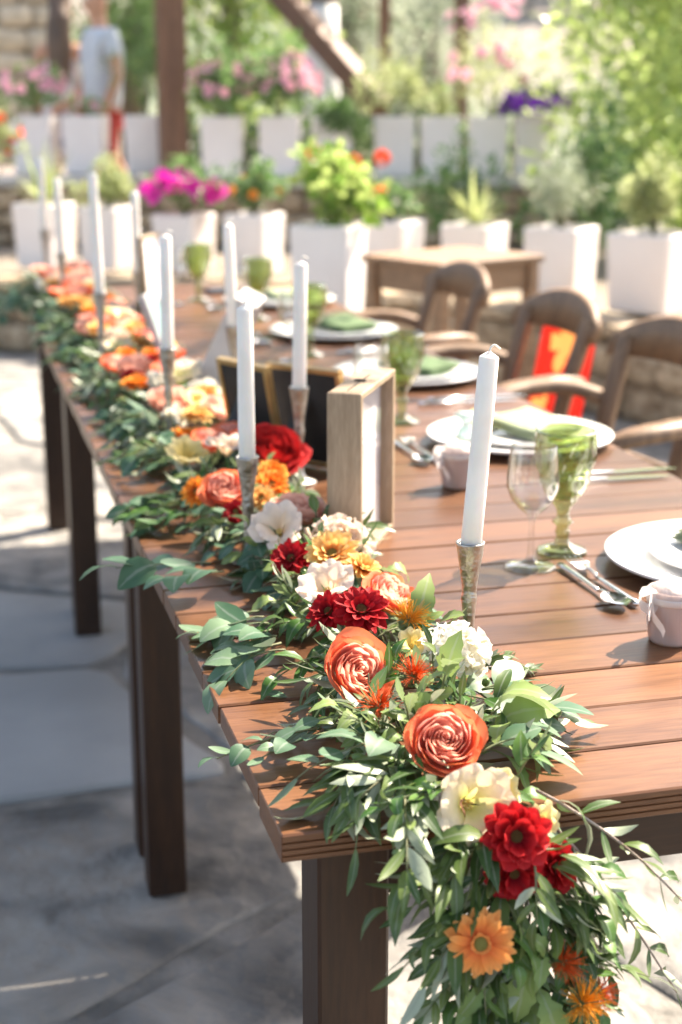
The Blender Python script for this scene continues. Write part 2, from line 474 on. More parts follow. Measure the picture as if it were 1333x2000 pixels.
# ------------------------------------------------------------------ mesh helpers
class MB:
    def __init__(s):
        s.v, s.f, s.t = [], [], []

    def add(s, vs, fs, t=None):
        k = len(s.v)
        s.v += [tuple(p) for p in vs]
        s.f += [tuple(i + k for i in q) for q in fs]
        s.t += list(t) if t is not None else [0.5] * len(vs)
        return s

    def grid(s, pts, nu, nv, t=None, wrap=False):
        """pts row-major: nv rows of nu points"""
        fs = []
        for j in range(nv - 1):
            for i in range(nu if wrap else nu - 1):
                a, b = j * nu + i, j * nu + (i + 1) % nu
                fs.append((a, b, b + nu, a + nu))
        return s.add(pts, fs, t)

    def box(s, c, size, mat=None, bev=0.0):
        x, y, z = [k / 2 for k in size]
        if bev <= 0:
            P = [V((a * x, b * y, d * z)) for d in (-1, 1) for a, b in ((-1, -1), (1, -1), (1, 1), (-1, 1))]
            F = [(3, 2, 1, 0), (4, 5, 6, 7), (0, 1, 5, 4), (1, 2, 6, 5), (2, 3, 7, 6), (3, 0, 4, 7)]
        else:
            e = bev
            P, F = [], []
            for z0, i in ((-z, e), (-z + e, 0), (z - e, 0), (z, e)):
                for px, py in ((-x + e, -y + i), (x - e, -y + i), (x - i, -y + e), (x - i, y - e), (x - e, y - i), (-x + e, y - i), (-x + i, y - e), (-x + i, -y + e)):
                    P.append(V((px, py, z0)))
            for j in range(3):
                for i in range(8):
                    F.append((j * 8 + i, j * 8 + (i + 1) % 8, j * 8 + 8 + (i + 1) % 8, j * 8 + 8 + i))
            F.append(tuple(range(7, -1, -1)))
            F.append(tuple(range(24, 32)))
        if mat is not None:
            P = [mat @ p for p in P]
        P = [p + V(c) for p in P]
        return s.add(P, F)

    def tube(s, pts, radii, n=8, cap=True, flat=1.0):
        pts = [V(p) for p in pts]
        if not isinstance(radii, (list, tuple)):
            radii = [radii] * len(pts)
        out = []
        prev = None
        for i, p in enumerate(pts):
            d = (pts[min(i + 1, len(pts) - 1)] - pts[max(i - 1, 0)])
            d = d.normalized() if d.length > 1e-9 else V((0, 0, 1))
            if prev is None:
                a = V((0, 0, 1)) if abs(d.z) < 0.9 else V((1, 0, 0))
                x = d.cross(a).normalized()
            else:
                x = (prev - d * prev.dot(d))
                x = x.normalized() if x.length > 1e-6 else d.orthogonal().normalized()
            prev = x
            y = d.cross(x)
            for k in range(n):
                a = 2 * PI * k / n
                out.append(p + (x * math.cos(a) + y * math.sin(a) * flat) * radii[i])
        m = len(pts)
        k0 = len(s.v)
        s.grid(out, n, m, wrap=True)
        if cap:
            s.f.append(tuple(k0 + i for i in range(n - 1, -1, -1)))
            s.f.append(tuple(k0 + (m - 1) * n + i for i in range(n)))
        return s

    def lathe(s, prof, n=24, c=(0, 0, 0), mod=None):
        """prof: list of (r, z)"""
        out = []
        for j, (r, z) in enumerate(prof):
            for k in range(n):
                a = 2 * PI * k / n
                rr = r * (mod(a, z) if mod else 1)
                out.append((c[0] + rr * math.cos(a), c[1] + rr * math.sin(a), c[2] + z))
        k0 = len(s.v)
        s.grid(out, n, len(prof), wrap=True)
        if prof[0][0] > 1e-5:
            s.f.append(tuple(k0 + i for i in range(n - 1, -1, -1)))
        if prof[-1][0] > 1e-5:
            s.f.append(tuple(k0 + (len(prof) - 1) * n + i for i in range(n)))
        return s

    def ball(s, c, r, n=8, m=6, sc=(1, 1, 1)):
        out = []
        for j in range(m + 1):
            ph = PI * j / m
            for k in range(n):
                a = 2 * PI * k / n
                out.append((c[0] + r * sc[0] * math.sin(ph) * math.cos(a), c[1] + r * sc[1] * math.sin(ph) * math.sin(a), c[2] - r * sc[2] * math.cos(ph)))
        return s.grid(out, n, m + 1, wrap=True)

    def inst(s, src, mat):
        """append a transformed copy of another builder"""
        k = len(s.v)
        s.v += [tuple(mat @ V(p)) for p in src.v]
        s.f += [tuple(i + k for i in q) for q in src.f]
        s.t += src.t
        return s

    def mesh(s, name, mat, smooth=True):
        me = bpy.data.meshes.new(name)
        me.from_pydata(s.v, [], s.f)
        a = me.attributes.new('t', 'FLOAT', 'POINT')
        a.data.foreach_set('value', s.t)
        if mat is not None:
            me.materials.append(M[mat] if isinstance(mat, str) else mat)
        me.polygons.foreach_set('use_smooth', [smooth] * len(me.polygons))
        me.update()
        return me

    def obj(s, name, mat, parent=None, smooth=True, loc=None):
        return link(name, s.mesh(name, mat, smooth), parent, loc)

def link(name, data, parent=None, loc=None):
    o = bpy.data.objects.new(name, data)
    COL.objects.link(o)
    if parent is not None:
        o.parent = parent
    if loc is not None:
        o.location = loc
    return o

def tag(o, label, cat, group=None):
    o['label'] = label
    o['category'] = cat
    if group:
        o['group'] = group
    return o

def thing(name, label, cat, loc=(0, 0, 0), rz=0.0, group=None):
    o = link(name, None, None, loc)
    o.rotation_euler = (0, 0, rz)
    o.empty_display_size = 0.05
    return tag(o, label, cat, group)

def copy_tree(o, loc, rz, label, parent=None):
    c = o.copy()
    COL.objects.link(c)
    c.parent = parent
    if parent is None:
        c.location = loc
        c.rotation_euler = (0, 0, rz)
        c['label'] = label
    for ch in list(o.children):
        copy_tree(ch, None, None, None, c)
    return c

def basis(normal, spin=0.0, loc=(0, 0, 0), s=1.0):
    z = V(normal).normalized()
    q = z.to_track_quat('Z', 'Y')
    return Matrix.Translation(V(loc)) @ q.to_matrix().to_4x4() @ Matrix.Rotation(spin, 4, 'Z') @ Matrix.Scale(s, 4)

def lerp(a, b, t):
    return a + (b - a) * t

def bez(pts, n):
    """Catmull-Rom resample"""
    P = [V(p) for p in pts]
    P = [P[0] * 2 - P[1]] + P + [P[-1] * 2 - P[-2]]
    out = []
    for i in range(1, len(P) - 2):
        for k in range(n):
            t = k / n
            a, b, c, d = P[i - 1], P[i], P[i + 1], P[i + 2]
            out.append(0.5 * ((2 * b) + (c - a) * t + (2 * a - 5 * b + 4 * c - d) * t * t + (3 * b - a - 3 * c + d) * t ** 3))
    out.append(P[-2])
    return out

# ------------------------------------------------------------------ setting
FX = 2995.26
CR = cam.matrix_world.to_3x3()
def at(u, v, d):
    """point of the place seen at photo position (u, v), d metres in front of the camera"""
    return CAM + CR @ V(((u - 666.5) * d / FX, -(v - 1000) * d / FX, -d))

rng = random.Random(11)

def structure(o):
    o['kind'] = 'structure'
    return o

def clip(poly, p, n):
    out = []
    for i in range(len(poly)):
        a, b = poly[i], poly[(i + 1) % len(poly)]
        da, db = (a - p).dot(n), (b - p).dot(n)
        if da <= 0:
            out.append(a)
        if da * db < 0:
            out.append(a + (b - a) * (da / (da - db)))
    return out

def chaikin(poly, k=1, q=0.22):
    for _ in range(k):
        out = []
        for i in range(len(poly)):
            a, b = poly[i], poly[(i + 1) % len(poly)]
            out += [a.lerp(b, q), a.lerp(b, 1 - q)]
        poly = out
    return poly

# wall lines (plan view)
W1 = [(-3.5, 7.75), (-1.5, 7.5), (0.1, 7.28), (0.8, 6.98), (1.45, 6.55), (2.0, 6.05), (2.35, 5.5), (2.58, 4.7), (2.8, 3.6), (3.1, 2.2), (3.4, 0.5)]
W2 = [(-2.5, 9.95), (-0.5, 9.62), (1.2, 9.35), (2.0, 8.86), (3.0, 8.62), (4.02, 8.40)]
g = MB()
n = 40
g.grid([(x, y, -0.011) for y in [-6 + 14.5 * j / n for j in range(n + 1)] for x in [-9 + 20 * i / n for i in range(n + 1)]], n + 1, n + 1)
ground = structure(g.obj('ground', 'joint', smooth=False))

def flagstones():
    seeds = []
    cell = 0.84
    for j in range(-4, 11):
        for i in range(-5, 7):
            seeds.append(V((i * cell + (j % 2) * 0.42 + rng.uniform(-.27, .27), j * cell * 0.92 + rng.uniform(-.27, .27))))
    own = [V((-0.30, 2.08)), V((-0.22, 2.82)), V((-0.28, 1.32)), V((-0.45, 0.55))]
    seeds = [s for s in seeds if all((s - q).length > 0.5 for q in own)] + own
    smooth_at = [V((-0.22, 2.10)), V((-0.17, 2.85))]
    smooth_ids = {min(range(len(seeds)), key=lambda k: (seeds[k] - q).length) for q in smooth_at}
    for k, s in enumerate(seeds):
        if s.y > 7.9 or s.x > 4.2 or s.x < -3.4 or s.y < -2.6:
            continue
        poly = [s + V(q) for q in ((-1.2, -1.2), (1.2, -1.2), (1.2, 1.2), (-1.2, 1.2))]
        for q in seeds:
            if q is not s and (q - s).length < 2.4:
                d = (q - s)
                poly = clip(poly, (s + q) / 2 - d.normalized() * 0.013, d.normalized())
        if len(poly) < 3:
            continue
        c = sum(poly, V((0, 0))) / len(poly)
        # break long edges so that the outline is uneven
        pp = []
        for i in range(len(poly)):
            a, b = poly[i], poly[(i + 1) % len(poly)]
            m_ = max(1, int((b - a).length / 0.16))
            for t in range(m_):
                p = a.lerp(b, t / m_)
                w_ = noise.noise(V((p.x * 6, p.y * 6, 3.1))) * 0.045
                pp.append(p + (c - p).normalized() * (abs(w_) + 0.002))
        pp = chaikin(pp, 1, 0.25)
        m_ = len(pp)
        dz = rng.uniform(-0.005, 0.004)
        rough = 0.0015 if k in smooth_ids else 0.0055
        vs, fs = [], []
        for sc_, z in ((1.0, -0.03), (1.0, -0.006), (0.988, -0.002), (0.965, 0.0)):
            for p in pp:
                q = c + (p - c) * sc_
                vs.append((q.x - c.x, q.y - c.y, z + dz))
        for r_ in range(3):
            for i in range(m_):
                fs.append((r_ * m_ + i, r_ * m_ + (i + 1) % m_, (r_ + 1) * m_ + (i + 1) % m_, (r_ + 1) * m_ + i))
        base = len(vs)
        for sc_ in (0.62, 0.28):
            for p in pp[::2]:
                q = c + (p - c) * sc_
                vs.append((q.x - c.x, q.y - c.y, dz + rough * (noise.noise(V((q.x * 4, q.y * 4, 7))) + 0.6 * noise.noise(V((q.x * 11, q.y * 11, 2))))))
        h_ = len(pp[::2])
        top = 3 * m_
        for i in range(h_):
            a = top + 2 * i
            fs.append((a, a + 1 if 2 * i + 1 < m_ else top, base + i))
            fs.append((a + 1 if 2 * i + 1 < m_ else top, top + (2 * i + 2) % m_, base + (i + 1) % h_, base + i))
            fs.append((base + i, base + (i + 1) % h_, base + h_ + (i + 1) % h_, base + h_ + i))
        fs.append(tuple(base + h_ + i for i in range(h_)))
        MB().add(vs, fs).obj('flagstone', 'stone_smooth' if k in smooth_ids else 'stone', ground, loc=(c.x, c.y, 0))
flagstones()

# rough stone shapes shared by the walls
def rough_stone(seed):
    b = MB()
    pts, idx, fs = [], {}, []
    def vid(p):
        key = tuple(round(x, 4) for x in p)
        if key not in idx:
            q = V(p)
            sph = q.normalized() * 0.62
            q = q.lerp(sph, 0.22)
            q += noise.noise_vector(q * 2.2 + V((seed * 3.7, 1, 2))) * 0.07
            idx[key] = len(pts)
            pts.append(q)
        return idx[key]
    for ax in range(3):
        for sg in (-.5, .5):
            for i in range(3):
                for j in range(3):
                    quad = []
                    for di, dj in ((0, 0), (1, 0), (1, 1), (0, 1)):
                        p = [0, 0, 0]
                        p[ax] = sg
                        p[(ax + 1) % 3] = -.5 + (i + di) / 3
                        p[(ax + 2) % 3] = -.5 + (j + dj) / 3
                        quad.append(vid(p))
                    fs.append(tuple(quad if sg > 0 else quad[::-1]))
    return b.add(pts, fs)
STONES = [rough_stone(k) for k in range(9)]
STONE_W = [s.mesh('wall_stone', 'wallstone') for s in STONES]
STONE_H = [s.mesh('house_stone', 'housestone') for s in STONES]

def line_pt(line, s_):
    for a, b in zip(line, line[1:]):
        a, b = V(a), V(b)
        l = (b - a).length
        if s_ <= l:
            return a + (b - a) * (s_ / l), (b - a).normalized()
        s_ -= l
    a, b = V(line[-2]), V(line[-1])
    return b, (b - a).normalized()

def line_len(line):
    return sum((V(b) - V(a)).length for a, b in zip(line, line[1:]))

def stone_wall(name, label, line, z0, z1, thick, course, wmin, wmax, meshes, s_from=0, s_to=99):
    t = thing(name, label, 'wall', (0, 0, 0))
    b = MB()
    L_ = line_len(line)
    vs = []
    ns = 60
    for k in range(ns + 1):
        p, d = line_pt(line, L_ * k / ns)
        nn = V((-d.y, d.x))
        for off, z in ((0.05, z0 - .05), (0.05, z1 - 0.03), (thick, z1 - 0.03), (thick, z0 - .05)):
            vs.append((p.x + nn.x * off, p.y + nn.y * off, z))
    b.grid(vs, 4, ns + 1)
    b.obj('mortar_core', 'mortar', t, smooth=False)
    z = z0
    r = random.Random(len(name) + int(z1 * 100))
    while z < z1 - 0.03:
        h = min(course * r.uniform(0.8, 1.25), z1 - z)
        if z1 - z - h < course * 0.4:
            h = z1 - z
        s_ = s_from + r.uniform(0, wmin)
        while s_ < min(L_, s_to):
            w_ = r.uniform(wmin, wmax)
            p, d = line_pt(line, s_ + w_ / 2)
            o = link('stone', r.choice(meshes), t)
            dep = r.uniform(0.18, 0.24)
            hh = h * r.uniform(0.86, 0.98)
            nn = V((-d.y, d.x))
            o.location = (p.x + nn.x * (dep * .42 + r.uniform(-.012, .02)), p.y + nn.y * (dep * .42), z + h / 2)
            o.rotation_euler = (r.uniform(-.05, .05), r.uniform(-.05, .05), math.atan2(d.y, d.x) + r.choice((0, PI)))
            o.scale = (w_ * 0.97, dep, hh)
            s_ += w_
        z += h
    return t

stone_wall('terrace_wall', 'low rough stone wall carrying the front row of white planters', W1, 0.0, 0.40, 0.55, 0.135, 0.16, 0.36, STONE_W, 1.8, 11.5)
stone_wall('terrace_wall', 'upper rough stone wall under the back row of white planters', W2, 0.36, 0.75, 0.5, 0.13, 0.16, 0.36, STONE_W)
# coping slabs on the upper wall
cop = thing('wall_coping', 'pale grey stone ledge under the back row of planters', 'ledge')
L2 = line_len(W2)
s_ = 0.0
while s_ < L2 - 0.2:
    w_ = min(rng.uniform(0.55, 0.8), L2 - s_)
    p, d = line_pt(W2, s_ + w_ / 2)
    nn = V((-d.y, d.x))
    o = MB().box((0, 0, 0), (w_ - 0.012, 0.5, 0.055), bev=0.008).obj('slab', 'slab', cop, smooth=False)
    o.location = (p.x + nn.x * 0.19, p.y + nn.y * 0.19, 0.78)
    o.rotation_euler = (0, 0, math.atan2(d.y, d.x))
    s_ += w_

def terrace(name, line, back, z):
    b = MB()
    L_ = line_len(line)
    vs = []
    for j in range(13):
        for k in range(41):
            p, d = line_pt(line, L_ * k / 40)
            nn = V((-d.y, d.x))
            q = p + nn * (0.3 + (back - 0.3) * j / 12)
            vs.append((q.x, q.y, z + 0.02 * noise.noise(V((q.x * 2, q.y * 2, 0)))))
    b.grid(vs, 41, 13)
    return structure(b.obj(name, 'dirt'))
terrace('terrace_bed', W1, 3.2, 0.36)
b = MB()
b.grid([(x, y, 0.335 + 0.02 * noise.noise(V((x * 2, y * 2, 5)))) for y in [8.75 + 8 * j / 16 for j in range(17)] for x in [-8 + 12.0 * i / 30 for i in range(31)]], 31, 17)
structure(b.obj('upper_terrace', 'dirt'))

def hill_z(x, y):
    if y < 35:
        t = max(0, (y - 11) / 24)
        z = 0.3 - 2.6 * t * t * (3 - 2 * t)
    else:
        z = -2.3 + ((y - 35) / 265) ** 1.25 * 62
    return z + 0.012 * y * noise.noise(V((x * 0.02, y * 0.02, 1)))
b = MB()
ys = [8.6 * (1.082 ** j) for j in range(41)]
b.grid([((i / 40 - 0.42) * (y * 2.2 + 30), y, hill_z((i / 40 - 0.42) * (y * 2.2 + 30), y) - (0.35 if y < 9.2 else 0)) for y in ys for i in range(41)], 41, len(ys))
structure(b.obj('hillside', 'hill'))

# house wall at the far left
h = thing('stone_house', 'sunlit tan stone house wall behind the walking couple', 'building')
MB().box((-2.42, 14.75, 2.6), (6.9, 1.5, 3.8)).obj('wall_core', 'mortar', h, smooth=False)
r = random.Random(4)
z = 0.7
while z < 4.4:
    hh = r.uniform(0.17, 0.26)
    x = -2.2 + r.uniform(0, .2)
    while x < 1.0:
        w_ = min(r.uniform(0.25, 0.55), 1.06 - x)
        if w_ > 0.1:
            o = link('stone', r.choice(STONE_H), h)
            o.location = (x + w_ / 2, 14.0 + r.uniform(-.01, .01), z + hh / 2)
            o.scale = (w_ * .96, 0.2, hh * .94)
        x += w_
    z += hh

# ------------------------------------------------------------------ leaves
def leaf_shape(kind, var=0):
    b = MB()
    vs, ts = [], []
    if kind == 'olive':
        rows = [(0.0, .014), (.12, .070), (.32, .128), (.55, .135), (.8, .085), (1.0, .005)]
        fold, bend = 0.22, 0.10
    elif kind == 'euc':
        rows = [(0.0, .02), (.10, .17), (.28, .30), (.52, .345), (.76, .25), (.93, .11), (1.0, .015)]
        fold, bend = 0.10, 0.08
    elif kind == 'ruscus':
        rows = [(0.0, .02), (.15, .14), (.38, .22), (.62, .19), (.84, .09), (1.0, .006)]
        fold, bend = 0.25, 0.14
    elif kind == 'oak':
        rows = [(0.0, .015), (.10, .10), (.17, .08), (.28, .18), (.35, .15), (.47, .235), (.54, .19), (.66, .22), (.73, .16), (.84, .15), (.9, .09), (1.0, .01)]
        fold, bend = 0.18, 0.16
    else:
        rows = [(0, .02), (.4, .25), (1, .01)]
        fold, bend = 0.2, 0.1
    bend *= (1, -.7, 2.4)[var]
    sick = (0, .10, -.08)[var]
    wf = (1, .82, 1.12)[var]
    for y, wd in rows:
        wd *= wf
        z = bend * (4 * y * (1 - y)) * 0.6 - bend * y * y
        x0 = sick * y * y
        vs += [(x0 - wd, y, z + fold * wd), (x0, y, z), (x0 + wd, y, z + fold * wd)]
        ts += [1, 0, 1]
    b.grid(vs, 3, len(rows), ts)
    return b
LEAF = {(k, v): leaf_shape(k, v) for k in ('olive', 'euc', 'ruscus', 'oak') for v in (0, 1, 2)}

def leaf_mat(p, axis, nrm, s_):
    y = axis.normalized()
    x = y.cross(nrm)
    if x.length < 1e-4:
        x = y.orthogonal()
    x.normalize()
    z = x.cross(y)
    m_ = Matrix.Identity(4)
    for i in range(3):
        m_[i][0], m_[i][1], m_[i][2], m_[i][3] = x[i] * s_, y[i] * s_, z[i] * s_, p[i]
    return m_

def rvec(r):
    while True:
        v = V((r.uniform(-1, 1), r.uniform(-1, 1), r.uniform(-1, 1)))
        if 0.05 < v.length < 1:
            return v.normalized()

def leaf_cloud(clumps, n, size, r, up=0.4, wide=0.28):
    """n pointed leaves spread through the given clumps (centre, radii)"""
    vs, fs, ts = [], [], []
    tot = sum(c[1][0] * c[1][1] * c[1][2] for c in clumps)
    for c, rad in clumps:
        k = max(3, int(n * rad[0] * rad[1] * rad[2] / tot))
        for _ in range(k):
            d = rvec(r)
            q = r.random() ** 0.45
            p = V(c) + V((d.x * rad[0], d.y * rad[1], d.z * rad[2])) * q
            ax = (d + rvec(r) * 0.8 + V((0, 0, up * r.uniform(-1, 1)))).normalized()
            nn = (d * 0.5 + V((0, 0, 0.8)) + rvec(r) * 0.7)
            x = ax.cross(nn)
            x = x.normalized() if x.length > 1e-4 else ax.orthogonal()
            s_ = size * r.uniform(0.65, 1.3)
            z = x.cross(ax)
            i = len(vs)
            vs += [p, p + ax * s_ * .45 + x * s_ * wide + z * s_ * .06, p + ax * s_, p + ax * s_ * .45 - x * s_ * wide + z * s_ * .06]
            fs += [(i, i + 1, i + 2), (i, i + 2, i + 3)]
            ts += [1, 1, 1, 1]
    return MB().add(vs, fs, ts)

def tree(name, label, base, height, crown_r, mat, n, size, seed, trunk_r=0.12, group=None, nclump=26, cz=0.62, bark='bark', wash=None, lean=(0, 0)):
    r = random.Random(seed)
    t = thing(name, label, 'tree', base, 0, group)
    top = V((lean[0], lean[1], height * cz))
    b = MB()
    pts = bez([(0, 0, -0.1), (lean[0] * .2, lean[1] * .2, height * .2), (lean[0] * .55 + r.uniform(-.08, .08), lean[1] * .55, height * .42), tuple(top)], 4)
    b.tube(pts, [trunk_r * lerp(1.25, 0.45, i / (len(pts) - 1)) for i in range(len(pts))], 9)
    b.obj('trunk', bark, t)
    if wash:
        b = MB()
        k = max(2, int(len(pts) * wash))
        b.tube(pts[:k], [trunk_r * lerp(1.25, 0.45, i / (len(pts) - 1)) + .006 for i in range(k)], 12)
        b.obj('limewash_band', 'whitewash', t)
    clumps = []
    for k in range(nclump):
        d = rvec(r)
        q = r.random() ** 0.5 * 0.85
        c = top + V((d.x * crown_r[0] * q, d.y * crown_r[1] * q, d.z * crown_r[2] * q))
        rr = r.uniform(0.22, 0.40)
        clumps.append((c, (crown_r[0] * rr, crown_r[1] * rr, crown_r[2] * rr * 0.8)))
    for k in range(0, nclump, 4):
        c = clumps[k][0]
        s0 = pts[-1 - (k // 4) % 5]
        lb = MB()
        lb.tube(bez([s0, (s0 + c) / 2 + V((0, 0, .1 * height * .2)), c], 3), [trunk_r * .35, trunk_r * .3, trunk_r * .27, trunk_r * .22, trunk_r * .16, trunk_r * .12, trunk_r * .07], 6)
        lb.obj('limb', bark, t)
    cr = leaf_cloud(clumps, n, size, r)
    cr.obj('crown', mat, t, smooth=(mat == 'l_glint'))
    return t

tree('deciduous_tree', 'light green leafy tree with glinting leaves at the right edge', (4.55, 8.15, 0.3), 3.4, (1.15, 1.1, 1.55), 'l_glint', 7500, 0.085, 3, 0.07, nclump=40, cz=0.46)
p = at(450, 100, 15.5)
tree('garden_tree', 'bright yellow-green tree behind the thick dark post', (p.x, p.y, 0.6), 4.2, (1.45, 1.3, 1.9), 'l_bright', 6000, 0.11, 5, 0.11, cz=0.48, nclump=34)
p = at(255, 90, 16.5)
tree('garden_tree', 'darker green tree between the man and the thick post', (p.x, p.y, 0.6), 3.6, (0.95, 0.9, 1.5), 'l_mid', 3600, 0.10, 6, 0.12, cz=0.44)
p = at(690, 60, 18)
tree('olive_tree', 'grey-green olive tree left of the thin dark posts', (p.x, p.y, 0.4), 4.0, (1.2, 1.2, 1.8), 'l_silver', 5000, 0.085, 8, 0.16, cz=0.5)
p = at(840, 60, 20)
tree('olive_tree', 'pale silvery olive tree between the two thin dark posts', (p.x, p.y, 0.2), 4.2, (1.35, 1.2, 1.9), 'l_silver', 5200, 0.085, 9, 0.16, cz=0.5)
p = at(1310, 60, 14)
tree('deciduous_tree', 'bright green tree behind the glinting tree at right', (p.x, p.y, 0.0), 4.4, (1.4, 1.4, 2.1), 'l_bright', 6000, 0.10, 10, 0.12, cz=0.48)
p = at(622, 205, 12)
tree('limewashed_tree', 'tree with whitewashed trunk beside the slanting beam', (p.x, p.y, 0.33), 4.0, (1.3, 1.2, 0.9), 'l_mid', 3000, 0.10, 12, 0.165, cz=0.80, wash=0.72, lean=(0.1, 0.1))
r = random.Random(77)
proto = None
k = 0
for u, d in ((880, 92), (930, 120), (985, 100), (1030, 88), (1075, 125), (1120, 96), (1165, 110), (1210, 90), (1255, 120), (1300, 100), (1340, 90), (960, 150), (1090, 155), (1190, 150), (640, 110), (720, 95), (520, 100), (400, 105), (780, 130), (300, 110)):
    p = at(u, 100, d)
    zz = hill_z(p.x, p.y)
    if proto is None:
        proto = tree('hillside_tree', 'small dark green tree far off on the hillside', (p.x, p.y, zz), 5.0, (2.4, 2.4, 2.2), 'l_dark', 1100, 0.55, 31, 0.2, 'trees on the far hillside', cz=0.55)
    else:
        o = copy_tree(proto, (p.x, p.y, zz - 0.2), r.uniform(0, 6), 'small dark green tree far off on the hillside')
        sc_ = r.uniform(0.8, 1.5)
        o.scale = (sc_, sc_, sc_)

# the tree whose branches shade the seating area (behind and above the viewer)
def shade_tree():
    r = random.Random(21)
    t = thing('shade_tree', 'large shade tree overhanging the paving from behind the viewer', 'tree', (-2.3, -3.4, 0))
    b = MB()
    trunk = bez([(0, 0, -.1), (0.1, 0.1, 1.2), (0.5, 0.7, 2.4), (1.1, 1.7, 3.2)], 4)
    b.tube(trunk, [lerp(.26, .15, i / 12) for i in range(13)], 10)
    b.obj('trunk', 'bark', t)
    base = V((-2.3, -3.4, 0))
    off = V((SUN.x, SUN.y)) * (3.6 / SUN.z)
    clumps = []
    # each clump is named by the paving or table spot it keeps in the shade
    for gx, gy, rad in shade_spots():
        z = 3.6 + r.uniform(-.18, .18)
        o_ = V((SUN.x, SUN.y)) * (z / SUN.z)
        clumps.append((V((gx + o_.x, gy + o_.y, z)) - base, (rad, rad, 0.26)))
    for k in range(0, len(clumps), 7):
        c = clumps[k][0]
        lb = MB()
        s0 = trunk[-1]
        lb.tube(bez([s0, (s0 + c) / 2 + V((0, 0, .25)), c], 4), [.09, .08, .07, .06, .05, .04, .03, .02, .012], 6)
        lb.obj('limb', 'bark', t)
    leaf_cloud(clumps, 15000, 0.11, r, up=0.1, wide=0.34).obj('crown', 'l_shade', t, smooth=False)

def shade_spots():
    r = random.Random(5)
    out = []
    x = -3.6
    for j in range(22):
        for i in range(11):
            gx = -3.6 + i * 0.29 + r.uniform(-.1, .1)
            gy = -2.2 + j * 0.31 + r.uniform(-.1, .1)
            if gx > -0.92 or gy > 4.5:
                continue
            if r.random() < 0.05 + (0.25 if gy > 2.6 else 0):
                continue
            out.append((gx, gy, 0.27))
    def spot(x, y, z, rad):
        k = z / SUN.z
        out.append((x - SUN.x * k, y - SUN.y * k, rad))
    for q in ((0.13, 0.80, 1.0, 0.10), (0.31, 1.20, 1.0, 0.12), 
              (0.75, 2.02, 0.77, 0.20), (0.70, 2.62, 0.77, 0.26), (0.85, 2.35, .77, .16), (0.15, 3.2, 0.85, 0.25), (0.3, 2.95, 1.0, 0.15), (0.12, 3.6, 1.0, .2)):
        spot(*q)
    return out
shade_tree()

# ------------------------------------------------------------------ timber
def timber(name, label, a, b_, w_, cat='post'):
    a, b_ = V(a), V(b_)
    d = b_ - a
    o = MB().box((0, 0, 0), (w_, w_, d.length), bev=w_ * 0.05).obj(name, 'post', None, smooth=False)
    o.location = (a + b_) / 2
    o.rotation_mode = 'QUATERNION'
    o.rotation_quaternion = d.to_track_quat('Z', 'Y')
    tag(o, label, cat)
    return o
p = at(341, 336, 10.42)
timber('pergola_post', 'thick red-brown timber post standing between the back planters', (p.x, p.y, 0.34), (p.x, p.y, 3.4), 0.185)
timber('slanting_beam', 'brown timber beam slanting down beside the limewashed trunk', at(748, 214, 10.5), at(480, -90, 11.2), 0.15, 'beam')
p = at(751, 120, 13)
timber('pergola_post', 'thin dark post, nearer the slanting beam', (p.x, p.y, 0.3), (p.x, p.y, 3.4), 0.085)
p = at(901, 120, 12.6)
timber('pergola_post', 'thin dark post behind the pink flowers, right of the others', (p.x, p.y, 0.3), (p.x, p.y, 3.4), 0.105)

# ------------------------------------------------------------------ planters and their plants
def planter(label, x, y, z, w_, h, rz, taper=0.9, group=None):
    t = thing('planter_box', label, 'planter', (x, y, z), rz, group)
    b = MB()
    hw, hb, e = w_ / 2, w_ / 2 * taper, 0.012
    ring = lambda r_, zz: [(-r_ + e, -r_, zz), (r_ - e, -r_, zz), (r_, -r_ + e, zz), (r_, r_ - e, zz), (r_ - e, r_, zz), (-r_ + e, r_, zz), (-r_, r_ - e, zz), (-r_, -r_ + e, zz)]
    vs = ring(hb - .01, 0) + ring(hb, .012) + ring(hw, h - .008) + ring(hw - .006, h) + ring(hw - .022, h) + ring(hw - .025, h - .06)
    b.grid(vs, 8, 6, wrap=True)
    b.f.append(tuple(range(7, -1, -1)))
    b.obj('box', 'white_paint', t, smooth=False)
    s2 = MB()
    q = hw - .02
    s2.grid([(lerp(-q, q, i / 4), lerp(-q, q, j / 4), h - .035 + rng.uniform(-.008, .008)) for j in range(5) for i in range(5)], 5, 5)
    s2.obj('soil', 'soil', t)
    return t

def blossom(np=5, wd=0.5, cup=0.25):
    b = MB()
    for k in range(np):
        a = 2 * PI * k / np
        R_ = Matrix.Rotation(a, 4, 'Z')
        vs = [R_ @ V((-.05, 0.03, 0)), R_ @ V((.05, 0.03, 0)), R_ @ V((wd, .55, cup * .6)), R_ @ V((wd * .6, 1, cup)), R_ @ V((-wd * .6, 1, cup)), R_ @ V((-wd, .55, cup * .6))]
        b.add(vs, [(0, 1, 2, 5), (5, 2, 3, 4)], [0, 0, .6, 1, 1, .6])
    return b
BLOSSOM = blossom()
BL_MESH = {}

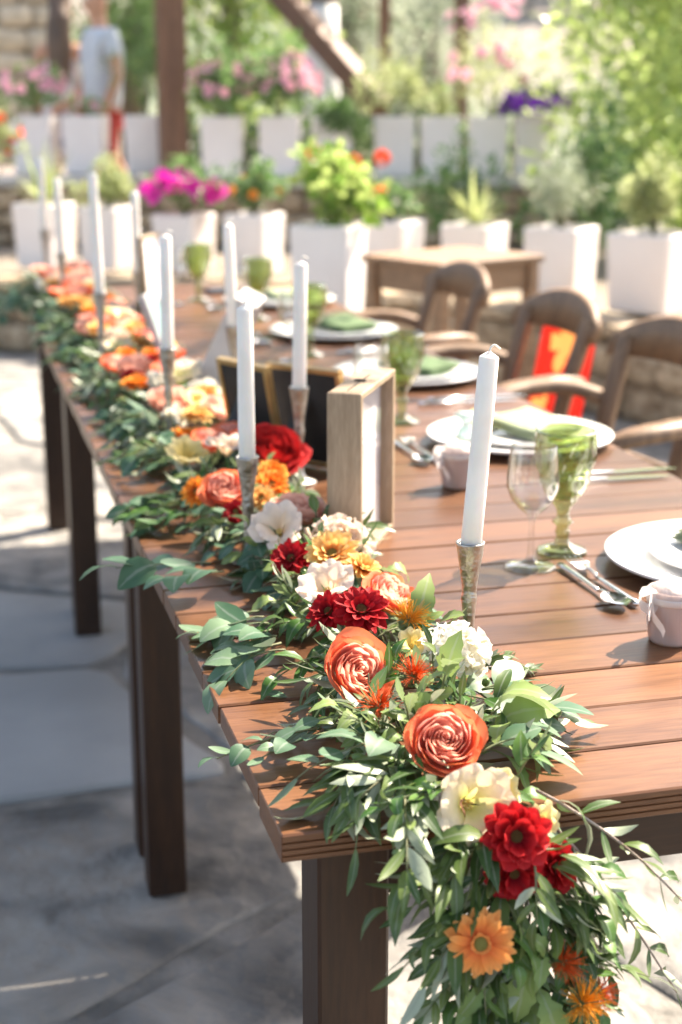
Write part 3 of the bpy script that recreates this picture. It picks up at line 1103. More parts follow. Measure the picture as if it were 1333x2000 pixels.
def plant(label, x, y, z, rx, rz_, leafm, n, size, seed, flower=None, nf=0, fs=0.03, name='potted_plant', shape='dome', cz=0.5, wide=0.28, spread=1.0, stalk=False):
    r = random.Random(seed)
    t = thing(name, label, 'plant', (x, y, z))
    st = MB()
    vs = None
    if shape == 'spike':
        b = MB()
        for k in range(n):
            a = r.uniform(0, 2 * PI)
            el = r.uniform(0.35, 1.35)
            L_ = rz_ * r.uniform(0.7, 1.1)
            d = V((math.cos(a) * math.cos(el), math.sin(a) * math.cos(el), math.sin(el)))
            sd_ = V((-math.sin(a), math.cos(a), 0)) * size
            pts = []
            for j in range(6):
                q = j / 5
                c = d * (L_ * q) - V((0, 0, 0.35 * L_ * q * q * (1.3 - el)))
                w_ = (0.55 + 0.45 * math.sin(q * PI)) * (1 - q ** 3) + 0.02
                pts += [c - sd_ * w_, c + sd_ * w_]
            b.grid(pts, 2, 6)
        b.obj('leaves', leafm, t)
    else:
        clumps = []
        k = 17
        for i in range(k):
            d = rvec(r)
            d.z = abs(d.z) * 0.9 - 0.1
            q = r.uniform(0.25, 1.05)
            clumps.append((V((d.x * rx * q * spread, d.y * rx * q * spread, rz_ * cz + d.z * rz_ * q)), (rx * r.uniform(.2, .4), rx * r.uniform(.2, .4), rz_ * r.uniform(.2, .36))))
        for i in range(6):
            a = clumps[i][0]
            st.tube([(0, 0, -.03), (a.x * .4, a.y * .4, a.z * .5), tuple(a)], [.006, .005, .003], 5)
        st.obj('stems', 'stem', t)
        leaf_cloud(clumps, n, size, r, wide=wide).obj('foliage', leafm, t, smooth=False)
    if flower:
        if flower not in BL_MESH:
            BL_MESH[flower] = BLOSSOM.mesh('blossom', flower)
        for i in range(nf):
            d = rvec(r)
            d.z = abs(d.z) * 1.0 + 0.05
            q = r.uniform(0.75, 1.08)
            pos = V((d.x * rx * q * 1.05, d.y * rx * q * 1.05, rz_ * cz * .8 + d.z * rz_ * q * (1.25 if stalk else .62)))
            o = link('blossom', BL_MESH[flower], t)
            nn = (d + V(CAM - V((x, y, z))).normalized() * r.uniform(.2, 1) + rvec(r) * .4)
            o.matrix_local = basis(nn, r.uniform(0, 6), pos, fs * r.uniform(.75, 1.2))
    return t

F_ = -0.72
rows = [
    ('white square planter at the far left of the front row', 0.38, 7.80, 0.4, .265, .355, F_),
    ('white square planter behind the tall left candles, second in the front row', 0.72, 7.63, 0.4, .25, .345, F_),
    ('white square planter under the magenta petunias', 1.10, 7.33, 0.4, .265, .315, F_),
    ('white square planter between the petunias and the tall geranium pot', 1.45, 7.13, 0.4, .255, .325, F_),
    ('white square planter just left above the small wooden table', 2.08, 6.62, 0.4, .26, .315, F_ - .1),
    ('white square planter above the right half of the small wooden table', 2.42, 6.30, 0.4, .265, .315, F_ - .1),
    ('white square planter with grey-green lavender right of the small table', 2.63, 5.68, 0.4, .275, .345, F_ - .1),
    ('large white square planter at the right edge of the picture', 2.88, 5.22, 0.4, .315, .35, F_ - .2)]
for q in rows:
    planter(*q)
planter('tall tapered white planter with the bright green geranium', 1.455, 5.52, 0.0, .275, .795, F_ + .12, 0.80)
back = [(0.50, 9.97, 'white planter in the back row, farthest left'), (0.84, 9.87, 'white planter in the back row in front of the man'), (1.24, 9.76, 'white planter in the back row left of the thick post'),
        (1.68, 9.25, 'white planter in the back row right of the thick post'), (2.05, 9.15, 'white planter in the back row under the pink blossom'), (2.40, 9.10, 'white planter in the back row half hidden by trailing green leaves'),
        (2.82, 9.06, 'white planter in the back row below the end of the slanting beam'), (3.12, 8.98, 'white planter in the back row holding pale grass'),
        (3.43, 8.90, 'white planter in the back row, second from the right'), (3.73, 8.82, 'white planter in the back row under the purple petunias')]
for x, y, lb in back:
    planter(lb, x, y, 0.81, .275, .395, -.24 - rng.uniform(0, .1), 0.92)

plant('spiky yellow-green agave in the far left front planter', 0.38, 7.80, 0.745, .2, .36, 'l_pale', 26, 0.016, 1, shape='spike')
plant('yellow-green bushy plant in the second front planter', 0.72, 7.63, 0.735, .14, .20, 'l_pale', 420, 0.05, 2, 'p_yellow', 8, .018)
plant('magenta petunias spilling over a front row planter', 1.10, 7.33, 0.71, .21, .22, 'l_mid', 420, 0.05, 3, 'p_magenta', 46, .042)
plant('small green plant with orange blossoms beside the petunias', 1.45, 7.13, 0.72, .15, .20, 'l_mid', 520, 0.045, 4, 'p_orange', 6, .022)
plant('bright green geranium with scarlet flower heads in the tall pot', 1.455, 5.52, 0.76, .185, .29, 'l_bright', 620, 0.06, 5, None, 0, wide=.42)
plant('low green plant in the planter above the small table', 2.08, 6.62, 0.71, .13, .15, 'l_mid', 300, 0.045, 6, 'p_white', 8, .016)
plant('arching strap-leaved plant above the small table', 2.42, 6.30, 0.71, .15, .30, 'l_pale', 30, 0.012, 7, shape='spike')
plant('grey-green lavender bush in the front row', 2.63, 5.68, 0.74, .14, .27, 'l_silver', 700, 0.05, 8, wide=.12)
plant('pale green shrub in the planter at the right edge', 2.88, 5.22, 0.745, .17, .25, 'l_pale', 800, 0.045, 9)
plant('pink flowering plant in the farthest left back planter', 0.50, 9.97, 1.19, 0.260, 0.317, 'l_mid', 380, 0.05, 20, 'p_pink', 40, .032)
plant('low green plant in the back planter before the man', 0.84, 9.87, 1.19, 0.156, 0.122, 'l_mid', 180, 0.04, 21, 'p_pink', 8, .02)
plant('round dark green bush in the back row left of the post', 1.24, 9.76, 1.19, 0.247, 0.488, 'l_mid', 900, 0.045, 22, wide=.16)
plant('green bush with pale pink blossoms right of the post', 1.68, 9.25, 1.19, 0.221, 0.366, 'l_mid', 760, 0.055, 23, 'p_pink', 44, .03)
plant('tall pale pink oleander in the back row', 2.05, 9.15, 1.19, 0.260, 0.403, 'l_mid', 900, 0.06, 24, 'p_pink', 80, .034)
plant('green plant trailing down between the back planters', 2.42, 9.02, 1.14, .22, .22, 'l_mid', 900, 0.06, 25, cz=0.0)
plant('pale yellow-green bush below the end of the beam', 2.82, 9.06, 1.19, 0.260, 0.366, 'l_pale', 700, 0.05, 26)
plant('fine pale grass in the back row', 3.12, 8.98, 1.19, 0.234, 0.317, 'l_pale', 120, 0.004, 27, shape='spike')
plant('tall plant with pink heads above the purple petunias', 3.43, 8.90, 1.19, 0.312, 0.512, 'l_pale', 480, 0.05, 28, 'p_pink', 34, .045, stalk=True)
plant('purple petunias in the rightmost back planter', 3.73, 8.80, 1.18, .22, .17, 'l_dark', 380, 0.05, 29, 'p_purple', 46, .045)
plant('yellow and red leaved plant at the left edge', 0.12, 8.75, 0.80, .2, .5, 'l_pale', 420, 0.06, 30, 'p_scarlet', 16, .03)
plant('green shrub growing between the wall and the glinting tree', 3.35, 7.0, 0.36, .4, .75, 'l_mid', 1100, 0.07, 32)
plant('bright shrub below the glinting tree at right', 4.1, 7.2, 0.36, .5, .7, 'l_bright', 1300, 0.07, 33)
plant('leafy shrub between the two terrace walls', 2.75, 7.6, 0.36, .3, .5, 'l_mid', 700, 0.06, 34)

for i, (x, y) in enumerate(((1.5, 9.75), (1.9, 9.65), (2.25, 9.6), (2.62, 9.55), (3.0, 9.45), (3.35, 9.38), (3.7, 9.3))):
    plant('low green shrub behind the back planters, ' + ('leftmost, just right of the thick post', 'behind the pale pink oleander', 'at the foot of the whitewashed tree', 'below the slanting beam', 'behind the pale grass', 'behind the tall pink heads', 'rightmost of the row')[i], x, y, 0.34, .34, .78, ('l_mid', 'l_dark', 'l_mid')[i % 3], 520, 0.075, 60 + i, name='shrub')

# scarlet geranium heads on stalks
def geranium_heads():
    BL = BLOSSOM.mesh('floret', 'p_scarlet')
    t = [o for o in bpy.data.objects if o.get('label', '').startswith('bright green geranium')][0]
    r = random.Random(2)
    for u, v in ((613, 297), (747, 308), (740, 373), (690, 318)):
        c = at(u, v, 6.85) - V(t.location)
        b = MB()
        b.tube([(0.02, 0, 0.1), (c.x * .6, c.y * .6, c.z * .7), tuple(c)], [.004, .0035, .003], 5)
        s = b.obj('flower_stalk', 'stem', t)
        f = MB()
        for k in range(22):
            d = rvec(r)
            f.inst(BLOSSOM, basis(d, r.uniform(0, 6), c + d * .03, .017))
        f.obj('flower_head', 'p_scarlet', t)
geranium_heads()
# ------------------------------------------------------------------ people
def skin_body(name, verts, edges, mat, parent, sub=2):
    me = bpy.data.meshes.new(name)
    me.from_pydata([v[0] for v in verts], edges, [])
    o = link(name, me, parent)
    md = o.modifiers.new('skin', 'SKIN')
    md.use_smooth_shade = True
    if not me.skin_vertices:
        o.data.skin_vertices.new()
    for i, v in enumerate(verts):
        sv = me.skin_vertices[0].data[i]
        r_ = v[1]
        sv.radius = r_ if isinstance(r_, tuple) else (r_, r_)
        sv.use_root = (i == 0)
    s2 = o.modifiers.new('sub', 'SUBSURF')
    s2.levels = s2.render_levels = sub
    me.materials.append(M[mat])
    return o

def person(label, loc, rz, woman):
    t = thing('person', label, 'person', loc, rz)
    # faces -y, z up, 1.75 m tall
    k = 0.95 if woman else 1.0
    sh = 0.165 if woman else 0.20
    P = [((0, 0, .95), (.15, .105)), ((0, 0, 1.12), (.128 if woman else .15, .10)), ((0, -.01, 1.32), (.145 if woman else .17, .11)), ((0, 0, 1.44), (.09, .08)), ((0, -.01, 1.52), .052), ((0, -.025, 1.60), (.068, .085)), ((0, -.03, 1.68), (.075, .092)), ((0, -.025, 1.735), .055),
         ((.09, 0, .90), .088), ((.10, -.03, .50), .058), ((.10, .02, .30), .055), ((.10, .03, .09), .036), ((.10, -.02, .045), .04), ((.105, -.14, .03), .034),
         ((-.09, 0, .90), .088), ((-.10, .10, .51), .058), ((-.10, .22, .32), .053), ((-.10, .30, .12), .036), ((-.10, .27, .055), .038), ((-.105, .16, .03), .032),
         ((sh, .0, 1.41), .058), ((sh + .06, .03, 1.14), .042), ((sh + .05, -.06, .93), .034), ((sh + .045, -.09, .86), (.022, .036)), ((sh + .045, -.11, .79), (.018, .03)),
         ((-sh, .0, 1.41), .058), ((-sh - .06, .0, 1.14), .042), ((-sh - .05, -.16, .96), .034), ((-sh - .045, -.22, .92), (.022, .036)), ((-sh - .045, -.28, .89), (.018, .03))]
    E_ = [(0, 1), (1, 2), (2, 3), (3, 4), (4, 5), (5, 6), (6, 7), (0, 8), (8, 9), (9, 10), (10, 11), (11, 12), (12, 13), (0, 14), (14, 15), (15, 16), (16, 17), (17, 18), (18, 19), (2, 20), (20, 21), (21, 22), (22, 23), (23, 24), (2, 25), (25, 26), (26, 27), (27, 28), (28, 29)]
    # fingers and thumb
    for base in (24, 29):
        c = V(P[base][0])
        d = (c - V(P[base - 1][0])).normalized()
        for i in range(4):
            off = V((0, (i - 1.5) * .017, 0)) if base == 24 else V((0, 0, (i - 1.5) * .016))
            a = c + off + d * .025
            P.append((tuple(a), .0085))
            P.append((tuple(a + d * (.035 + .006 * (1 - abs(i - 1.4))) + V((-.008 if base == 24 else .008, 0, 0))), .0075))
            E_.append((base, len(P) - 2))
            E_.append((len(P) - 2, len(P) - 1))
        th = c + V((0, -.04, .02)) if base == 24 else c + V((.02, 0, .035))
        P.append((tuple(th), .0095))
        E_.append((base - 1, len(P) - 1))
    skin_body('body', P, E_, 'skin', t, 2)
    q = lambda i, g: (P[i][0], tuple(a + g for a in P[i][1]) if isinstance(P[i][1], tuple) else P[i][1] + g)
    # face: nose, eyes, mouth, ears
    f = MB()
    f.ball((0, -.125, 1.635), .014, 8, 6, (.8, 1.1, 1.5))
    f.obj('nose', 'skin', t)
    for s_ in (-1, 1):
        MB().ball((s_ * .031, -.108, 1.665), .011, 8, 6).obj('eye', 'wick', t)
        MB().ball((s_ * .084, -.02, 1.65), .024, 8, 6, (.35, .7, 1.2)).obj('ear', 'skin', t)
    MB().ball((0, -.112, 1.592), .02, 8, 6, (1.2, .35, .3)).obj('mouth', 'p_pink', t)
    if woman:
        V1 = [((0, 0.0, .95), (.19, .14)), q(1, .02), q(2, .018), ((0, .0, .70), (.23, .17)), ((0, 0.02, .52), (.26, .19)), ((.10, 0, 1.42), .05), ((-.10, 0, 1.42), .05)]
        skin_body('dress', V1, [(0, 1), (1, 2), (0, 3), (3, 4), (2, 5), (2, 6)], 'dress', t, 2)
        V2 = [((0, .02, 1.72), (.09, .09)), ((0, .055, 1.62), (.105, .075)), ((0, .085, 1.45), (.115, .06)), ((0, .10, 1.26), (.10, .045)), ((0, .10, 1.10), (.06, .03)), ((0, -.03, 1.755), (.075, .05))]
        skin_body('hair', V2, [(0, 1), (1, 2), (2, 3), (3, 4), (0, 5)], 'hair', t, 2)
    else:
        V1 = [((0, 0, .78), (.19, .15)), ((0, 0, 1.10), (.19, .15)), ((0, -.01, 1.32), (.205, .15)), ((0, 0, 1.45), (.115, .105)), q(20, .02), ((P[20][0][0] + .035, .018, 1.24), .064), q(25, .02), ((P[25][0][0] - .035, 0, 1.24), .064)]
        skin_body('shirt', V1, [(0, 1), (1, 2), (2, 3), (2, 4), (4, 5), (2, 6), (6, 7)], 'shirt', t, 2)
        V3 = [((0, 0, .94), (.165, .122)), ((.085, 0, .84), .10), ((.095, -.02, .55), .088), ((-.085, 0, .84), .10), ((-.095, .075, .56), .088)]
        skin_body('shorts', V3, [(0, 1), (1, 2), (0, 3), (3, 4)], 'shorts', t, 2)
        V2 = [((0, -.015, 1.735), (.085, .10)), ((0, .035, 1.67), (.084, .068))]
        skin_body('hair', V2, [(0, 1)], 'hair', t, 2)
    for s_, y in ((1, -.06), (-1, .235)):
        b = MB()
        b.ball((s_ * .102, y, .035), .05, 8, 6, (.85, 2.5, .72))
        b.obj('shoe', 'shoe', t)
    t.scale = (k, k, k)
    return t
p = at(207, 320, 11.5)
person('man in pale polo shirt and red shorts walking behind the planters', (p.x, p.y, 0.345), -1.35, False)
q = at(130, 320, 11.9)
person('woman with long brown hair and patterned dress walking behind the planters', (q.x, q.y, 0.345), 2.9, True)
bg = MB()
bg.box((0, 0, 0), (0.10, 0.07, 0.09), bev=0.02)
bg.tube([(-.035, 0, .04), (-.03, 0, .09), (0, 0, .105), (.03, 0, .09), (.035, 0, .04)], .006, 6)
o = bg.obj('pouch', 'bag', None)
o.location = at(180, 208, 11.45)
tag(o, 'small orange pouch held by the man in red shorts', 'bag')

# ------------------------------------------------------------------ long tables
NPL = 14
PW = 0.0975
def plank(front=False):
    t_, w_, L_ = 0.020, PW - 0.004, 0.894
    c = 0.0018
    prof = [(0, -t_), (0, -c), (c, 0), (w_ - c, 0), (w_, -c), (w_, -t_)]
    if front:   # laminated front edge with fine grooves
        prof = [(0.0015, -0.026)]
        for k in range(4):
            z = -0.026 + k * 0.006
            prof += [(0.0, z + .001), (0.0, z + .0048), (0.0018, z + .0054)]
        prof = prof[:-1] + [(0, -c), (c, 0), (w_ - c, 0), (w_, -c), (w_, -.026)]
    n_ = len(prof)
    b = MB()
    e = 0.0012
    vs = []
    for x, s_ in ((0, e), (e, 0), (L_ - e, 0), (L_, e)):
        for y, z in prof:
            vs.append((x, min(max(y, s_), w_ - s_), min(z, -s_) if z > -.01 else z))
    b.grid(vs, n_, 4, wrap=True)
    b.f.append(tuple(range(n_ - 1, -1, -1)))
    b.f.append(tuple(3 * n_ + i for i in range(n_)))
    return b
PLANK = plank().mesh('plank', 'table_x', smooth=False)
PLANKF = plank(True).mesh('plank', 'table_x', smooth=False)
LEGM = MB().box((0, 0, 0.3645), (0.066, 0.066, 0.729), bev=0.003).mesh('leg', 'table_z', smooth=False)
def long_table(label, x0, y0, n_, far_in=0.04):
    t = thing('long_table', label, 'table', (x0, y0, 0), 0, 'wooden tables pushed together in one line')
    r = random.Random(int(y0 * 100) + 3)
    for k in range(n_):
        o = link('plank', PLANKF if k == 0 else PLANK, t)
        o.location = (r.uniform(-.0012, .0012), k * PW, 0.75 + r.uniform(-.0006, .0003))
    D = n_ * PW
    for x in (.04 + .033, .895 - .073):
        for y in (.038 + .033, D - far_in - .033):
            o = link('leg', LEGM, t)
            o.location = (x, y, 0)
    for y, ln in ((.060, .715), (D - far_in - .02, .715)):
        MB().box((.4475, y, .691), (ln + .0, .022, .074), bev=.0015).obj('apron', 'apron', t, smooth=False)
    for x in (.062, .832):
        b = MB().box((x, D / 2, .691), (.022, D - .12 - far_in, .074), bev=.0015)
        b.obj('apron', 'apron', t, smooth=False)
    return t
long_table('nearest dark brown slatted dining table with the garland hanging off its corner', 0, 0, 14)
long_table('middle dark brown slatted table of the long row', 0.002, 14 * PW + .006, 14)
long_table('farthest dark brown slatted table of the long row', 0.012, 28 * PW + .024, 11, 0.10)

# ------------------------------------------------------------------ candles
CANDLES = [  # x, y, holder height, candle height, lean, label words
    (.281, .333, .140, .212, (0.075, 0.0), 'the nearest one, right of the roses'),
    (.129, .775, .142, .207, (0.0, 0.0), 'second nearest, beside the orange blossoms'),
    (.292, 1.169, .155, .205, (0.02, 0.0), 'beside the wooden shadow box'),
    (.132, 1.483, .175, .203, (0.012, 0.0), 'in the garland left of the reclining grey frame'),
    (.304, 1.777, .165, .205, (-0.03, 0.0), 'just right of the reclining grey frame'),
    (.098, 2.24, .18, .266, (-.02, 0.0), 'the tallest, in the far part of the garland'),
    (.102, 3.282, .165, .216, (-.012, 0.0), 'far left, second from the end of the row'),
    (.091, 3.74, .195, .225, (-.01, 0.0), 'far left, last of the row'),
    (.252, 2.775, .165, .208, (-.01, 0.0), 'beside the far upright photo frame')]
def candlesticks():
    for x, y, hh, ch, lean, wd in CANDLES:
        zt = .7505
        t = thing('candlestick', 'cast pewter candlestick, ' + wd, 'candlestick', (x, y, zt), 0, 'pewter candlesticks along the table')
        b = MB()
        prof = [(.026, 0), (.027, .002), (.0255, .0045), (.016, .008), (.0095, .013), (.0068, .022), (.0062, hh * .32), (.0066, hh * .40), (.0078, hh * .50), (.0088, hh * .545), (.0078, hh * .60), (.0082, hh * .65), (.0102, hh * .76), (.0135, hh * .90), (.0152, hh * .985), (.0157, hh), (.0150, hh + .0008), (.0122, hh - .001), (.0116, hh - .014), (.001, hh - .016)]
        sd_ = hash((round(x * 100), round(y * 100))) % 50
        b.lathe(prof, 22, mod=lambda a, z: 1 + .035 * noise.noise(V((math.cos(a) * 2, math.sin(a) * 2, z * 60 + sd_))))
        b.obj('holder', 'pewter', t)
        c = thing('taper_candle', 'ivory taper candle with curled wick, ' + wd, 'candle', (x, y, zt + hh - .0135), 0, 'unlit ivory taper candles')
        cb = MB()
        R0, R1 = .0111, .0103
        pr = [(R0 * .9, 0), (R0, .002), (R0, ch * .3), (lerp(R0, R1, .6), ch * .7), (R1, ch - .0008), (R1 * .97, ch), (R1 * .94, ch + .0004), (.0024, ch + .0052), (.0005, ch + .0056)]
        cb.lathe(pr, 20)
        cb.obj('wax', 'wax', c)
        wk = MB()
        wk.tube(bez([(0, 0, ch + .004), (.001, 0, ch + .010), (.005, .0, ch + .0125), (.0095, .001, ch + .010), (.012, .001, ch + .0085)], 3), .0011, 6)
        wk.obj('wick', 'wick', c)
        c.rotation_euler = (lean[1], lean[0], 0)
        # the candle leans inside its cup
candlesticks()

# ------------------------------------------------------------------ tableware
def plate_prof(r, h, well=.66):
    return [(.0, .004), (r * .5, .004), (r * well * .96, .0045), (r * well, .007), (r * .80, h * .72), (r * .985, h), (r, h - .001), (r * .99, h - .0045), (r * .80, h * .45), (r * well, .001), (r * .5, 0), (0.0, 0)]
PL1 = MB().lathe(plate_prof(.166, .019), 64).mesh('plate', 'china')
PL2 = MB().lathe(plate_prof(.118, .017, .62), 56).mesh('plate', 'china')

def cloth_fold(w_, d_, layers, r, amp=.004, th=.006):
    b = MB()
    for l in range(layers):
        z0 = l * th
        s_ = 1 - .03 * l
        top, bot = [], []
        for j in range(9):
            for i in range(9):
                x, y = (i / 8 - .5) * w_ * s_, (j / 8 - .5) * d_ * s_
                wv = amp * noise.noise(V((x * 18, y * 18, l * 3.3 + r.random() * .1)))
                e = min(i, 8 - i, j, 8 - j)
                rd = 0 if e else -th * .35
                top.append((x, y, z0 + th + wv + rd))
                bot.append((x, y, z0 + wv * .6 - (rd if not e else 0)))
        b.grid(top, 9, 9)
        b.grid(bot[::-1], 9, 9)
        ring = [i for i in range(9)] + [8 + 9 * j for j in range(1, 9)] + [80 - i for i in range(1, 9)] + [72 - 9 * j for j in range(1, 8)]
        k = len(b.v) - 162
        m_ = len(ring)
        for a in range(m_):
            i0, i1 = ring[a], ring[(a + 1) % m_]
            b.f.append((k + i0, k + 81 + 80 - i0, k + 81 + 80 - i1, k + i1))
    return b

WINE = MB().lathe([(.034, 0), (.0345, .0012), (.030, .003), (.012, .0065), (.0055, .012), (.0042, .022), (.0038, .045), (.0042, .062), (.0075, .072), (.018, .080), (.028, .092), (.034, .108), (.0345, .122), (.032, .145), (.0298, .163), (.0290, .1635), (.0288, .1625), (.031, .145), (.0335, .122), (.033, .108), (.027, .0932), (.017, .0815), (.0005, .0765)], 40).mesh('wine_glass', 'glass')
def diamond(a, z):
    if .070 < z < .158:
        k = 10
        q = (z - .070) / .088 * 3.0
        f = abs(math.sin(a * k / 2 + q * PI / 2)) * abs(math.sin(a * k / 2 - q * PI / 2))
        return 1 + .11 * (f ** .6 - .5)
    return 1 + .012 * math.cos(a * 10)
gp = [(.034, 0), (.0345, .002), (.032, .005), (.020, .009), (.011, .014), (.0085, .022), (.0105, .030), (.0085, .034), (.0095, .038), (.0150, .043), (.0095, .048), (.0085, .053), (.0095, .059), (.012, .064)]
for k in range(33):
    q = k / 32
    gp.append((.017 + .0225 * math.sin(min(1, q * 1.35) * PI / 2) + .001 * q, .070 + .098 * q))
gp += [(.0385, .1695), (.037, .1685), (.036, .16), (.0355, .13), (.033, .10), (.026, .082), (.012, .074), (.0005, .073)]
GOB = MB().lathe(gp, 120, mod=diamond).mesh('goblet', 'greenglass')

def glassware(kind, x, y, label):
    o = link('wine_glass' if kind == 'w' else 'goblet', WINE if kind == 'w' else GOB, None, (x, y, .7505))
    tag(o, label, 'wine glass' if kind == 'w' else 'goblet', 'clear wine glasses on the table' if kind == 'w' else 'green pressed glass goblets on the table')
    return o
for k, x, y, lb in (('w', .481, .654, 'small clear wine glass in front of the nearest green goblet'), ('g', .548, .708, 'green pressed glass goblet behind the nearest wine glass'),
                    ('w', .505, 1.50, 'clear wine glass just behind the wooden shadow box'), ('g', .587, 1.577, 'green pressed goblet right behind the wooden shadow box'),
                    ('w', .545, 2.30, 'clear wine glass left of the third place setting'), ('g', .600, 2.36, 'green pressed goblet left of the third place setting'),
                    ('w', .53, 2.90, 'clear wine glass left of the fourth place setting'), ('g', .604, 2.98, 'green pressed goblet left of the fourth place setting'),
                    ('w', .43, 3.36, 'clear wine glass at the far end of the table'), ('g', .515, 3.42, 'dark green goblet at the far end of the table')):
    glassware(k, x, y, lb)

def spoon_fork(kind, x, y, rz, label):
    t = thing(kind, label, 'cutlery', (x, y, .7508), rz)
    # lies along +y, head at +y end
    b = MB()
    hp, hr = [], []
    for i in range(9):
        q = i / 8
        hp.append((0, -.095 + .115 * q, .0045 + .0005 * math.sin(q * PI)))
        hr.append(lerp(.0058, .0030, q))
    b.tube(hp, hr, 10, flat=.55)
    b.obj('handle', 'steel', t)
    c = MB()
    c.tube(bez([(0, .018, .0045), (0, .032, .0075), (0, .045, .0078)], 4), .0022, 8)
    if kind == 'spoon':
        vs = []
        for j in range(9):
            q = j / 8
            w_ = .0175 * math.sin(PI * (q * .93 + .05)) ** .7
            for i in range(7):
                u = i / 3 - 1
                vs.append((u * w_, .042 + .05 * q, .0028 + .0065 * (u * u) * (w_ / .0175) + .006 * (2 * q - 1) ** 2))
        c.grid(vs, 7, 9)
        c.obj('bowl', 'steel', t)
    else:
        vs = []
        for j in range(5):
            q = j / 4
            w_ = lerp(.003, .0115, q)
            for i in range(5):
                u = i / 2 - 1
                vs.append((u * w_, .042 + .024 * q, .0075 - .004 * math.sin(q * PI) + .001 * u * u))
        c.grid(vs, 5, 5)
        c.obj('neck', 'steel', t)
        for i in range(4):
            x_ = (i - 1.5) * .0066
            MB().tube([(x_, .065, .0072), (x_, .082, .006), (x_, .098, .0095)], [.0016, .0014, .0008], 6).obj('tine', 'steel', t)
    return t

def table_knife(x, y, rz, label):
    t = thing('knife', label, 'cutlery', (x, y, .7508), rz)
    MB().tube([(0, -.10, .005), (0, -.06, .005), (0, 0, .0045)], [.0062, .006, .0045], 10, flat=.6).obj('handle', 'steel', t)
    b = MB()
    b.grid([(-.006, 0, .003), (.006, 0, .003), (-.008, .06, .003), (.006, .06, .003), (-.006, .10, .003), (.003, .115, .003)], 2, 3)
    b.grid([(-.006, 0, .0045), (.006, 0, .0045), (-.008, .06, .004), (.006, .06, .004), (-.006, .10, .0035), (.003, .115, .0035)][::-1], 2, 3)
    b.obj('blade', 'steel', t)
    return t

SET = [(.738, .590, 'nearest place setting'), (.740, 1.360, 'second place setting'), (.735, 2.02, 'third place setting'), (.735, 2.66, 'fourth place setting'), (.735, 3.30, 'fifth place setting')]
def settings():
    r = random.Random(8)
    for k, (x, y, wd) in enumerate(SET):
        o = link('charger_plate', PL1, None, (x, y, .7508))
        tag(o, 'wide white china plate under the ' + wd, 'plate', 'wide white plates')
        o = link('small_plate', PL2, None, (x + .012, y + .004, .7552))
        tag(o, 'smaller white china plate on top at the ' + wd, 'plate', 'smaller white plates')
        mt = 'napkin_pale' if k in (0, 1, 4) else 'napkin'
        b = cloth_fold(.125, .15, 3, r)
        o = b.obj('napkin', mt, None)
        o.location = (x + .035, y + .030, .7665)
        o.rotation_euler = (0.07, -.02, r.uniform(-.3, .3) + .35)
        tag(o, ('pale green folded linen napkin at the ' if mt == 'napkin_pale' else 'mid green folded linen napkin at the ') + wd, 'napkin', 'green linen napkins')
        spoon_fork('spoon', x - .218, y - .045, PI + .03, 'steel spoon lying above the plates of the ' + wd)
        spoon_fork('fork', x - .196, y - .030, .02, 'steel fork lying above the plates of the ' + wd)
        table_knife(x + .06, y - .265, -PI / 2 + .02, 'steel knife, nearer the plate, at the ' + wd)
        table_knife(x + .03, y - .305, -PI / 2 - .02, 'steel knife, farther from the plate, at the ' + wd)
settings()

def votive(x, y, label):
    t = thing('favour_jar', label, 'jar', (x, y, .7505))
    b = MB()
    b.lathe([(.0005, .0), (.024, 0), (.0262, .003), (.0268, .006), (.0300, .055), (.0302, .062), (.0290, .062), (.0287, .055), (.0255, .007), (.0005, .006)], 30)
    b.obj('cup', 'jarskin', t)
    c = MB()
    c.lathe([(.0005, .050), (.0278, .050), (.0284, .060), (.022, .066), (.012, .070), (.0008, .071)], 40, mod=lambda a, z: 1 + .025 * math.sin(a * 13 + z * 80) * min(1, z * 40))
    c.obj('fabric_wrap', 'pinkcloth', t)
    rb = MB()
    rb.lathe([(.0305, .048), (.0312, .049), (.0312, .055), (.0305, .056)], 30)
    rb.obj('ribbon_band', 'ribbon', t)
    for s_ in (-1, 1):
        l = MB()
        vs = []
        for j in range(9):
            a = 2 * PI * j / 8
            for w_ in (-.011, .011):
                vs.append((-.030 + s_ * .004 - .014 * (1 - math.cos(a)) * .5, s_ * (.021 * (1 - math.cos(a)) * .5) - .014, .052 + .011 * math.sin(a) + w_ * .55))
        l.grid(vs, 2, 9)
        l.obj('bow_loop', 'ribbon', t)
        tl = MB()
        vs = []
        for j in range(6):
            q = j / 5
            for w_ in (-.007, .007):
                vs.append((-.032 - .004 * math.sin(q * 5), -.014 + s_ * (.022 * q + w_ * .3), .05 - .028 * q + w_ * .7))
        tl.grid(vs, 2, 6)
        tl.obj('ribbon_tail', 'ribbon', t)
    return t
votive(.532, .350, 'blush fabric filled favour jar with ribbon bow at the right edge')
votive(.530, 1.085, 'blush fabric filled favour jar in front of the second place setting')
votive(.53, 1.76, 'blush fabric filled favour jar before the third place setting')

def tulle_bag(x, y, z, label):
    t = thing('tulle_pouch', label, 'pouch', (x, y, z))
    MB().lathe([(.0005, 0), (.012, .001), (.017, .008), (.015, .017), (.006, .026), (.011, .034), (.018, .041), (.020, .044)], 24, mod=lambda a, q: 1 + .16 * math.sin(a * 6 + q * 60) * min(1, q * 25)).obj('pouch', 'tulle', t)
    MB().lathe([(.0065, .0245), (.0075, .025), (.0075, .027), (.0065, .0275)], 20).obj('tie', 'ribbon', t)
tulle_bag(.625, 1.32, .772, 'small teal tulle pouch on the second place setting')

